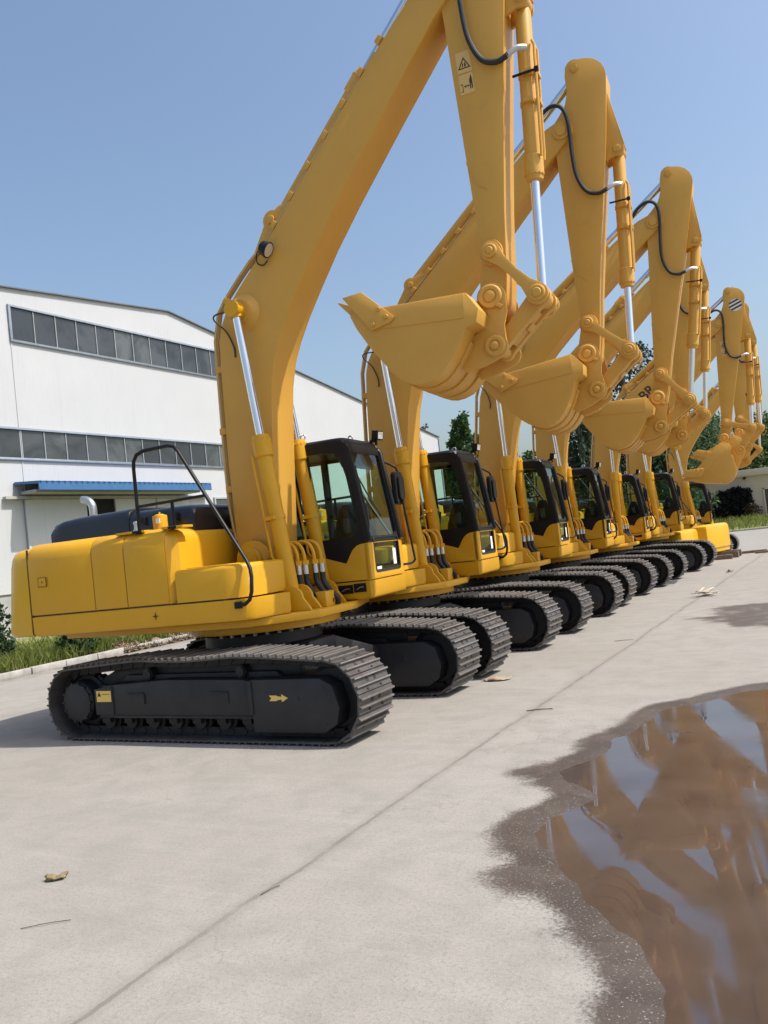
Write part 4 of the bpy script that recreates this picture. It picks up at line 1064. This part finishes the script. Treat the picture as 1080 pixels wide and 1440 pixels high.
for k, (px, d, h, rd) in enumerate([(598, 112, 17.2, 1.0), (607, 116, 15.4, .9), (621, 118, 10.2, .9)]):
    tree('poplar_tree', ['tall thin dark poplar peeking over the factory roof end', 'thin dark poplar just right of the taller one over the roof end', 'small dark poplar right of the factory corner'][k],
         put(px, d), h, rd, M['darkleaf'], 1100, .30, 40+k, 'thin poplars behind the factory', .3)
for k, (px, d, h, rd, mt, kd, lab) in enumerate([
        (745, 92, 9.5, 2.6, 'poplar', 'leafy_tree', 'green tree seen in the gap between third and fourth boom'),
        (815, 74, 13.0, 3.0, 'darkleaf', 'willow_tree', 'very dark willow hanging behind the cab of the fourth excavator'),
        (843, 88, 12.8, 2.6, 'poplar', 'willow_tree', 'green willow between the fourth and fifth booms'),
        (886, 80, 18.4, 4.6, 'darkleaf', 'leafy_tree', 'tall dark tree rising above the third bucket, sky showing through its top'),
        (918, 84, 15.8, 3.4, 'darkleaf', 'leafy_tree', 'dark tree showing through the third bucket linkage'),
        (940, 78, 11.2, 3.0, 'willow', 'willow_tree', 'dark willow behind the boom of the sixth excavator'),
        (975, 92, 12.6, 3.4, 'willow', 'willow_tree', 'willow filling the gap under the farthest boom'),
        (1000, 96, 12.8, 3.4, 'willow', 'willow_tree', 'willow behind the bucket of the striped arm'),
        (1052, 104, 12.2, 3.6, 'lightleaf', 'leafy_tree', 'light green tree right of the striped arm above the shed'),
        (1082, 106, 12.6, 3.6, 'willow', 'willow_tree', 'dark green willow over the shed at the right edge'),
        (1030, 108, 10.6, 3.2, 'willow', 'willow_tree', 'low willow behind the shed roof')]):
    tree(kd, lab, put(px, d, .4 if d > 85 else 0), h, rd, M[mt], 3600, .42 if kd == 'willow_tree' else .34, 60+k, 'trees beyond the yard', .12)
def shrub(label, loc, h, rad, mat, n, size, seed, name='shrub', cat='shrub', group=None):
    rng = random.Random(seed); r = empty(name, loc); tag(r, label, cat, group)
    mb = MB()
    for k in range(9):
        a = rng.uniform(0, 6.28); mb.tube([(0, 0, -.05), (rad*.3*math.cos(a), rad*.3*math.sin(a), h*.4), (rad*.7*math.cos(a), rad*.7*math.sin(a), h*rng.uniform(.6, .95))], .012, 5, 2)
    mb.obj('stem', M['bark'], r)
    mb = MB(); pts = []
    for k in range(n):
        a = rng.uniform(0, 6.28); f = rng.random(); w = rad*math.sqrt(rng.random())*(math.sin(math.pi*min(.97, f*.8+.18))**.6); lump = 1+.25*math.sin(a*3+seed)*math.cos(f*5)
        pts.append((w*lump*math.cos(a), w*lump*math.sin(a), h*f*lump))
    leaves(mb, rng, pts, size); crown_obj(mb, 'foliage', mat, r); return r
shrub('dark green shrub by the kerb under the nearest counterweight', (-10.75, 6.0, .08), 1.1, .55, M['shrub'], 1500, .10, 3, group='shrubs along the kerb')
shrub('tall leafy shrub at the left edge in front of the factory wall', (-12.2, 4.3, .1), 1.65, .8, M['shrub'], 2600, .12, 4, group='shrubs along the kerb')
shrub('shrub in the grass seen under the engine bay, left one', (-13.2, 9.6, .1), 1.2, .7, M['shrub'], 1500, .11, 5, group='shrubs along the kerb')
shrub('shrub in the grass seen under the engine bay, right one', (-13.4, 12.0, .1), 1.5, 1.0, M['shrub'], 1900, .11, 6, group='shrubs along the kerb')
# grass and mulch
rng = random.Random(11); mb = MB()
def blades(n, fx_, fy_, fz, hh, ww):
    for k in range(n):
        x, y = fx_(), fy_(); zz = fz(x, y); h = hh*rng.uniform(.5, 1.4); a = rng.uniform(0, 6.28); w = ww
        lx, ly = rng.gauss(0, h*.3), rng.gauss(0, h*.3); c, s = math.cos(a)*w, math.sin(a)*w
        mb._f([mb.bm.verts.new(q) for q in ((x-c, y-s, zz), (x+c, y+s, zz), (x+lx*.4+c*.7, y+ly*.4+s*.7, zz+h*.6), (x+lx, y+ly, zz+h))])
blades(15000, lambda: -10.25-abs(rng.gauss(0, 2.6)), lambda: rng.uniform(1.5, 18), lambda x, y: .07, .34, .014)
blades(5000, lambda: rng.uniform(-12, 6), lambda: rng.uniform(67, 80), lambda x, y: .1+.045*(y-66), .42, .03)
g = mb.obj('grass', M['grass']); tag(g, 'long yellow green grass on the verges', 'grass', kind='stuff')
mb = MB()
for k in range(9000):
    x, y = -9.92-abs(rng.gauss(.25, .34)), rng.uniform(6.9, 17.5)
    zz = .04+.30*math.exp(-((x+10.35)/.36)**2)*rng.random()**.7*(.6+.4*math.sin(y*2.1))
    a, e, l = rng.uniform(0, 6.28), rng.gauss(0, .5), rng.uniform(.03, .20); d = Vector((math.cos(a)*math.cos(e), math.sin(a)*math.cos(e), math.sin(e)))*l; w = Vector((-math.sin(a), math.cos(a), rng.uniform(-.5, .5)))*rng.uniform(.006, .022)
    p = Vector((x, y, zz)); mb._f([mb.bm.verts.new(q) for q in (p-w, p+w, p+d+w*.6, p+d-w*.6)])
for k in range(46):
    y = rng.uniform(7, 17.5); s = rng.uniform(.10, .27); mb.lathe((-10.25-rng.random()*.4, y, .02), (0, 0, 1), [(0, s*1.6), (s*.5, s*1.2), (s*.8, s*.6), (s, .01)], 7)
tag(mb.obj('mulch', M['mulch']), 'heap of dry brown clippings along the kerb', 'clippings', kind='stuff')

# ------------------------------------------------------------------ factory
FX = -20.5
def wallmat(name, c1, c2, ribs=5.0, axis=1, dirt=(.36, .35, .335)):
    m, nt, b = nmat(name); co = texco(nt); s = N(nt, 'ShaderNodeSeparateXYZ'); L(nt, co, s.inputs[0])
    st = N(nt, 'ShaderNodeMapping', inp={'Scale': (1, 1.6, .06)}); L(nt, co, st.inputs['Vector'])
    col = ramp(nt, noise_t(nt, co, .4, 4), [(.3, c1), (.7, c2)])
    col = mixc(nt, ramp(nt, noise_t(nt, st.outputs[0], 3, 6, .75), [(.55, (0, 0, 0)), (.8, (.35, .35, .35))]), col, dirt)
    if ribs:
        mu = N(nt, 'ShaderNodeMath', operation='MULTIPLY', inp={1: ribs}); L(nt, s.outputs[axis], mu.inputs[0])
        fr_ = N(nt, 'ShaderNodeMath', operation='FRACT'); L(nt, mu.outputs[0], fr_.inputs[0])
        rb = ramp(nt, fr_.outputs[0], [(.0, (0, 0, 0)), (.06, (1, 1, 1)), (.2, (1, 1, 1)), (.26, (0, 0, 0))])
        bump(nt, b, rb, .28, .015)
    L(nt, col, b.inputs['Base Color']); b.inputs['Roughness'].default_value = .5; return m
M['wall'] = wallmat('white_sheet_wall', (.455, .462, .48), (.485, .492, .51))
M['doorw'] = wallmat('white_door_sheet', (.46, .475, .49), (.50, .51, .525), 3.0)
M['trim'] = paint('grey_trim', (.10, .11, .13), (.16, .17, .19), .5, 2)
M['winframe'] = paint('window_frame', (.20, .24, .29), (.27, .31, .36), .45, 3)
M['mullion'] = paint('mullion', (.30, .32, .34), (.38, .40, .42), .5, 3)
M['blue'] = paint('blue_sheet', (.035, .12, .28), (.05, .15, .33), .5, 3, dirt=((.12, .16, .22), .5))
M['plinth'] = paint('grey_plinth', (.30, .30, .30), (.40, .40, .39), .9, 1.5, bmp=.2)
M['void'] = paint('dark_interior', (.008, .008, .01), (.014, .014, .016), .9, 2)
def panemat():
    m, nt, b = nmat('window_pane'); oi = N(nt, 'ShaderNodeObjectInfo')
    pc = ramp(nt, oi.outputs['Random'], [(0, (.026, .030, .035)), (.5, (.05, .056, .062)), (1, (.10, .11, .115))])
    L(nt, mixc(nt, ramp(nt, noise_t(nt, texco(nt), .45, 5, .6, .8), [(.46, (0, 0, 0)), (.60, (.7, .7, .7))]), pc, (.016, .020, .020)), b.inputs['Base Color'])  # uneven tones painted into the pane colour as reflections on the glass
    b.inputs['Roughness'].default_value = .10; b.inputs['Specular IOR Level'].default_value = .6
    bump(nt, b, noise_t(nt, texco(nt), .7, 2), .04, .05); return m
M['pane'] = panemat()
fac = empty('factory', (FX, 20, 0)); tag(fac, 'white sheet metal factory hall with two dark window bands behind the nearest excavator', 'factory')
lc = lambda y: y-20
mb = MB()
gable = [(-12, 1.8), (50.75, 1.8), (50.75, 10.0), (21.5, 14.4), (-12, 11.6)]
mb.prism_x([(lc(y), z) for y, z in gable], -34, 0)
mb.box((-.0, lc(12.55), 7.0), (.05, .05, 10.4))
wl = mb.obj('wall', M['wall'], fac)
mb = MB(); mb.prism_x([(lc(-12), -.1), (lc(50.7), -.1), (lc(50.7), 1.8), (lc(-12), 1.8)], -33.9, -.06); mb.obj('plinth', M['plinth'], fac)
mb = MB()
for (y0, z0, y1, z1) in ((-12.2, 11.58, 21.5, 14.4), (21.5, 14.4, 50.95, 9.97)):
    mb.loops([[(x, lc(y0), z0+dz) for x, dz in ((-34.2, .003), (.12, .003), (.12, .055), (-34.2, .055))], [(x, lc(y1), z1+dz) for x, dz in ((-34.2, .003), (.12, .003), (.12, .055), (-34.2, .055))]])
rf = mb.obj('roof', M['trim'], fac)
mb = MB(); mb.box((.03, lc(50.83), 6.0), (.10, .10, 7.8)); mb.obj('corner_trim', M['winframe'], fac)
def band(z0, z1, y0, n, pitch):
    y1 = y0+n*pitch; mb = MB()
    for (a, b_, c, d) in ((y0-.1, y1+.1, z1, z1+.09), (y0-.1, y1+.1, z0-.09, z0), (y0-.1, y0, z0, z1), (y1, y1+.1, z0, z1)):
        mb.box((.035, lc((a+b_)/2), (c+d)/2), (.11, b_-a, d-c))
    w = mb.obj('window_band', M['winframe'], fac, bev=.006)
    mb = MB()
    for k in range(1, n): mb.box((.03, lc(y0+k*pitch), (z0+z1)/2), (.05, .032, z1-z0))
    split(mb.obj('mullion', M['mullion'], w))
    rg_ = random.Random(int(z0*10))
    for k in range(n):
        mb = MB(); mb.prism_x([(lc(y0+k*pitch)+.02, z0), (lc(y0+(k+1)*pitch)-.02, z0), (lc(y0+(k+1)*pitch)-.02, z1), (lc(y0+k*pitch)+.02, z1)], .006, .014+rg_.uniform(0, .004))
        mb.obj('pane', M['pane'], w)
band(11.62, 12.92, 12.60, 12, 1.065); band(6.96, 8.06, 8.32, 16, 1.065)
# canopy and sliding doors
mb = MB()
lp = []
mb.loops([[(x, lc(y), z) for x, z in ((.01, 5.98), (1.45, 5.86), (1.45, 5.56), (1.40, 5.56), (1.40, 5.80), (.01, 5.92))] for y in (12.05, 21.75)])
y = 12.1
while y < 21.7: mb.prism([(.02, 5.985), (1.5, 5.865), (1.5, 5.895), (.02, 6.02)], lc(y), lc(y)+.07); y += .28
cn = mb.obj('canopy', M['blue'], fac)
mb = MB(); mb.box((.5, lc(16.9), 5.58), (.9, 9.2, .12)); mb.box((.15, lc(17.2), 5.40), (.2, 11.4, .10))
sub(mb, 'door_track', M['plinth'], cn)
for (a, b_) in ((12.42, 15.4), (16.95, 19.4), (19.43, 21.6)):
    mb = MB(); mb.prism_x([(lc(a), .1), (lc(b_), .1), (lc(b_), 5.34), (lc(a), 5.34)], .05, .11); mb.prism_x([(lc(a), .1), (lc(a)+.09, .1), (lc(a)+.09, 5.34), (lc(a), 5.34)], .11, .13)
    mb.obj('sliding_door', M['doorw'], fac, bev=.006)
mb = MB(); mb.prism_x([(lc(15.4), .1), (lc(16.95), .1), (lc(16.95), 5.34), (lc(15.4), 5.34)], .004, .03); mb.obj('dark_opening_sheet', M['void'], fac)  # near-black sheet on the wall, painted for the unlit inside
mb = MB(); mb.prism_x([(lc(23.6), 4.4), (lc(24.7), 4.4), (lc(24.7), 5.3), (lc(23.6), 5.3)], .004, .05); sw = mb.obj('window', M['pane'], fac)
mb = MB()
for (a, b_, c, d) in ((23.5, 24.8, 5.3, 5.38), (23.5, 24.8, 4.32, 4.4), (23.5, 23.6, 4.4, 5.3), (24.7, 24.8, 4.4, 5.3)): mb.box((.04, lc((a+b_)/2), (c+d)/2), (.1, b_-a, d-c))
mb.obj('window_frame', M['mullion'], sw)

# ------------------------------------------------------------------ shed at the end of the yard
M['plaster'] = wallmat('beige_plaster', (.62, .50, .37), (.67, .55, .42), 0, dirt=(.42, .35, .28))
M['plaster2'] = wallmat('beige_fascia', (.66, .545, .42), (.70, .585, .46), 0, dirt=(.45, .38, .31))
M['brown'] = paint('brown_door', (.09, .06, .045), (.14, .10, .075), .7, 2)
sh = empty('shed', (0, 82, .3)); tag(sh, 'long low beige plastered shed at the end of the yard', 'shed')
mb = MB(); mb.box((6, 4, 2.1), (42, 8, 5.0)); mb.obj('wall', M['plaster'], sh)
mb = MB(); mb.box((6, 3.95, 4.92), (42.7, 8.7, .64)); mb.box((6, 3.9, 4.57), (42.3, 8.3, .05)); mb.obj('roof', M['plaster2'], sh, bev=.02)
mb = MB(); mb.box((.6, -.02, 1.55), (1.9, .06, 3.1)); dd = mb.obj('door', M['brown'], sh, bev=.01)
mb = MB()
for x in (-.42, 1.62): mb.box((x, -.04, 1.6), (.14, .14, 3.3))
mb.box((.6, -.04, 3.2), (2.18, .14, .14)); sub(mb, 'door_frame', M['plaster2'], dd)
mb = MB(); mb.lathe((-2.0, -.42, 4.3), (0, 0, 1), [(0, .02), (.05, .16), (.2, .16), (.24, .05)], 12); mb.box((-2.0, -.2, 4.42), (.05, .4, .05)); mb.obj('wall_lamp', M['black'], sh)
rng = random.Random(5); vb = empty('climbing_plant', (-3.4, 81.7, .4)); tag(vb, 'dark almost black climbing plant spread over the shed wall', 'plant')
mb = MB(); pts = []
for k in range(8500):
    x = rng.uniform(-2.0, 1.75); zz = rng.uniform(-.3, 3.3+.18*math.sin(x*3)+.12*math.sin(x*11)); 
    if x < -1.0 and zz > 2.5+(x+1.9)*.7: continue
    if x < -1.35 and rng.random() < .6: continue
    pts.append((x+rng.gauss(0, .06), rng.uniform(-.25, .2), zz))
leaves(mb, rng, pts, .26); crown_obj(mb, 'foliage', M['vine'], vb)
mb = MB()
for k in range(7): x = rng.uniform(-1.3, 1.3); mb.tube([(x*.4, 0, -.1), (x*.8, .0, 1.4), (x, .05, 2.9)], .03, 5, 3)
mb.obj('stem', M['bark'], vb)
shrub('small dry brown bush beside the dark climbing plant', (-1.5, 81.0, .6), 1.5, .75, M['drybush'], 900, .2, 9, 'bush', 'bush')

# ------------------------------------------------------------------ loose counterweights on timbers, debris
def cweight(loc, rz, label, sc=1):
    mb = MB()
    pts = [(-.22, -1.18), (.10, -1.20), (.34, -1.10), (.42, -.9), (.45, 0), (.42, .9), (.34, 1.10), (.10, 1.20), (-.22, 1.18)]
    loft_z(mb, pts, [(.0, .06), (.04, 0), (.20, -.0), (.21, -.035), (1.02, -.03), (1.12, .0), (1.17, .06), (1.19, .14)])
    o = mb.obj('counterweight', M['gloss']); o.location = loc; o.rotation_euler = (0, 0, rz)
    tag(o, label, 'counterweight', 'loose counterweights'); return o
cweight((1.80, 28.5, .28), R_(-15), 'bright yellow loose counterweight on timbers at the end of the row')
cweight((1.02, 26.1, .20), R_(-6), 'yellow loose counterweight lying half hidden behind the sixth excavator')
def timber(label, loc, ln, w, rz, mat='wood', group='timbers under the loose counterweights'):
    mb = MB(); n = 5
    mb.loops([[(-ln/2+ln*i/n, (a*w/2)+random.uniform(-.006, .006), (b_*w/2)+random.uniform(-.006, .006)) for a, b_ in ((-1, -1), (1, -1), (1, 1), (-1, 1))] for i in range(n+1)])
    o = mb.obj('timber', M[mat], bev=.008); o.location = loc; o.rotation_euler = (0, 0, rz); tag(o, label, 'timber', group); return o
timber('dark timber baulk nearest the camera under the bright counterweight', (1.75, 27.5, .09), 1.9, .18, R_(4))
timber('dark timber baulk under the middle of the bright counterweight', (2.0, 28.4, .14), 1.7, .26, R_(-3))
timber('timber baulk at the far end of the bright counterweight', (2.1, 29.3, .14), 1.5, .26, R_(2))
timber('timber baulk under the half hidden counterweight', (1.05, 25.3, .09), 1.3, .2, R_(3))
timber('timber baulk under the far side of the half hidden counterweight', (1.1, 26.9, .09), 1.3, .2, R_(-2))
timber('long thin brown pole lying out across the concrete', (2.75, 30.6, .06), 2.0, .10, R_(12), group=None)
timber('short stick lying on the concrete at the right edge', (3.9, 30.0, .05), 1.2, .08, R_(20), group=None)
mb = MB(); random.seed(21)
sticks = []
ws = empty('wood_splinters', (3.87, 12.6, 0)); tag(ws, 'small heap of pale split wood on the concrete', 'wood scraps')
for k in range(8):
    a = random.uniform(-.5, .5)+(0 if k < 5 else 1.4); l = random.uniform(.25, .6); mb = MB()
    mb.box((random.uniform(-.15, .15), random.uniform(-.12, .12), .03+k*.018), (l, .05, .022), Matrix.Rotation(a, 3, 'Z') @ Matrix.Rotation(random.uniform(-.35, .25), 3, 'Y'))
    mb.obj('splinter', M['splint'], ws, bev=.004)
def crumple(name, label, cat, loc, r, mat, seed, hgt, rz=0):
    rg_ = random.Random(seed); mb = MB(); n = 9; vs = []
    for i in range(n):
        for j in range(n):
            u, v = i/(n-1)*2-1, j/(n-1)*2-1
            w = 1-.25*abs(u)**2*abs(v); x, y = u*r*w+rg_.gauss(0, r*.05), v*r*.55*(1-.5*abs(u)**2)+rg_.gauss(0, r*.04)
            vs.append(mb.bm.verts.new((x, y, .006+abs(math.sin(u*2.3+seed)*math.cos(v*2.1))*hgt+rg_.random()*hgt*.35)))
    for i in range(n-1):
        for j in range(n-1): mb._f((vs[i*n+j], vs[(i+1)*n+j], vs[(i+1)*n+j+1], vs[i*n+j+1]))
    for f in list(mb.bm.faces): pass
    o = mb.obj(name, M[mat], ang=20); o.location = loc; o.rotation_euler = (0, 0, rz)
    md = o.modifiers.new('thick', 'SOLIDIFY'); md.thickness = .003
    tag(o, label, cat); return o
crumple('dry_leaf', 'curled dry brown leaf on the concrete at lower left', 'leaf', (2.01, -5.28, 0), .085, 'leafdry', 3, .035, R_(35))
crumple('cardboard_scrap', 'crumpled brown cardboard scrap in front of the second track', 'cardboard', (2.50, 2.05, 0), .22, 'card', 5, .045, R_(10))
crumple('stone', 'small dark lump on the concrete far down the yard', 'stone', (3.5, 19.9, 0), .12, 'leafdry', 8, .09)
def twig(label, loc, ln, rz, n=1):
    mb = MB(); random.seed(int(ln*1000))
    for k in range(n):
        a = random.uniform(-.4, .4) if k else 0
        mb.tube([(-ln/2, k*.02, .006), (0, k*.02+ln*.06*math.sin(a*3), .012), (ln/2*math.cos(a), ln/2*math.sin(a), .008)], .0026, 5, 3)
    o = mb.obj('twig', M['bark']); o.location = loc; o.rotation_euler = (0, 0, rz); tag(o, label, 'twig'); return o
twig('dark twig bundle lying by the joint near the middle of the yard', (3.80, .1, 0), .30, R_(25), 3)
twig('short dark twig lying across the long joint in the foreground', (3.74, -5.05, 0), .16, R_(75))
twig('thin twig lying below the dry leaf at lower left', (2.6, -5.85, 0), .30, R_(38))
twig('pale thin twig on the concrete in front of the third excavator', (3.5, 5.5, 0), .32, R_(20), 2)

# ------------------------------------------------------------------ camera, light, sky
f_px, yaw, pitch, roll = 1193.124, 0.504857, 0.0378393, 0.1095690
Fv = Vector((-math.sin(yaw)*math.cos(pitch), math.cos(yaw)*math.cos(pitch), math.sin(pitch)))
Rv = Vector((math.cos(yaw), math.sin(yaw), 0)); Uv = Rv.cross(Fv)
R2 = Rv*math.cos(roll)-Uv*math.sin(roll); U2 = Uv*math.cos(roll)+Rv*math.sin(roll)
cam = bpy.data.cameras.new('camera'); co_ = bpy.data.objects.new('camera', cam); C.objects.link(co_)
mw = Matrix((( R2.x, U2.x, -Fv.x, 7.27279), (R2.y, U2.y, -Fv.y, -9.39894), (R2.z, U2.z, -Fv.z, 2.12570), (0, 0, 0, 1)))
co_.matrix_world = mw
cam.sensor_fit = 'VERTICAL'; cam.sensor_height = 36; cam.lens = f_px/1440*36; cam.clip_end = 3000; cam.clip_start = .05
sc = bpy.context.scene; sc.camera = co_
EL, AZ = R_(56), R_(14)
sd_ = Vector((math.cos(EL)*math.cos(AZ), math.cos(EL)*math.sin(AZ), math.sin(EL)))
sun = bpy.data.lights.new('sun', 'SUN'); so = bpy.data.objects.new('sun', sun); C.objects.link(so)
sun.energy = 4.3; sun.angle = R_(.55); sun.color = (1, .965, .88)
so.rotation_euler = sd_.to_track_quat('Z', 'Y').to_euler(); so.location = sd_*50
w = bpy.data.worlds.new('World'); sc.world = w; w.use_nodes = True
nt = w.node_tree; bg = nt.nodes['Background']
sky = nt.nodes.new('ShaderNodeTexSky'); sky.sky_type = 'NISHITA'; sky.sun_disc = False
sky.sun_elevation = EL; sky.sun_rotation = math.atan2(sd_.x, sd_.y); sky.altitude = 50; sky.air_density = 1.25; sky.dust_density = 4.0; sky.ozone_density = 3.0
nt.links.new(sky.outputs[0], bg.inputs[0]); bg.inputs[1].default_value = .15
sc.view_settings.view_transform = 'Standard'; sc.view_settings.look = 'None'; sc.view_settings.exposure = .30; sc.view_settings.gamma = 1
sc.render.engine = 'CYCLES'; sc.cycles.max_bounces = 8; sc.cycles.transparent_max_bounces = 16; sc.cycles.use_denoising = True
sc.cycles.sample_clamp_indirect = 6
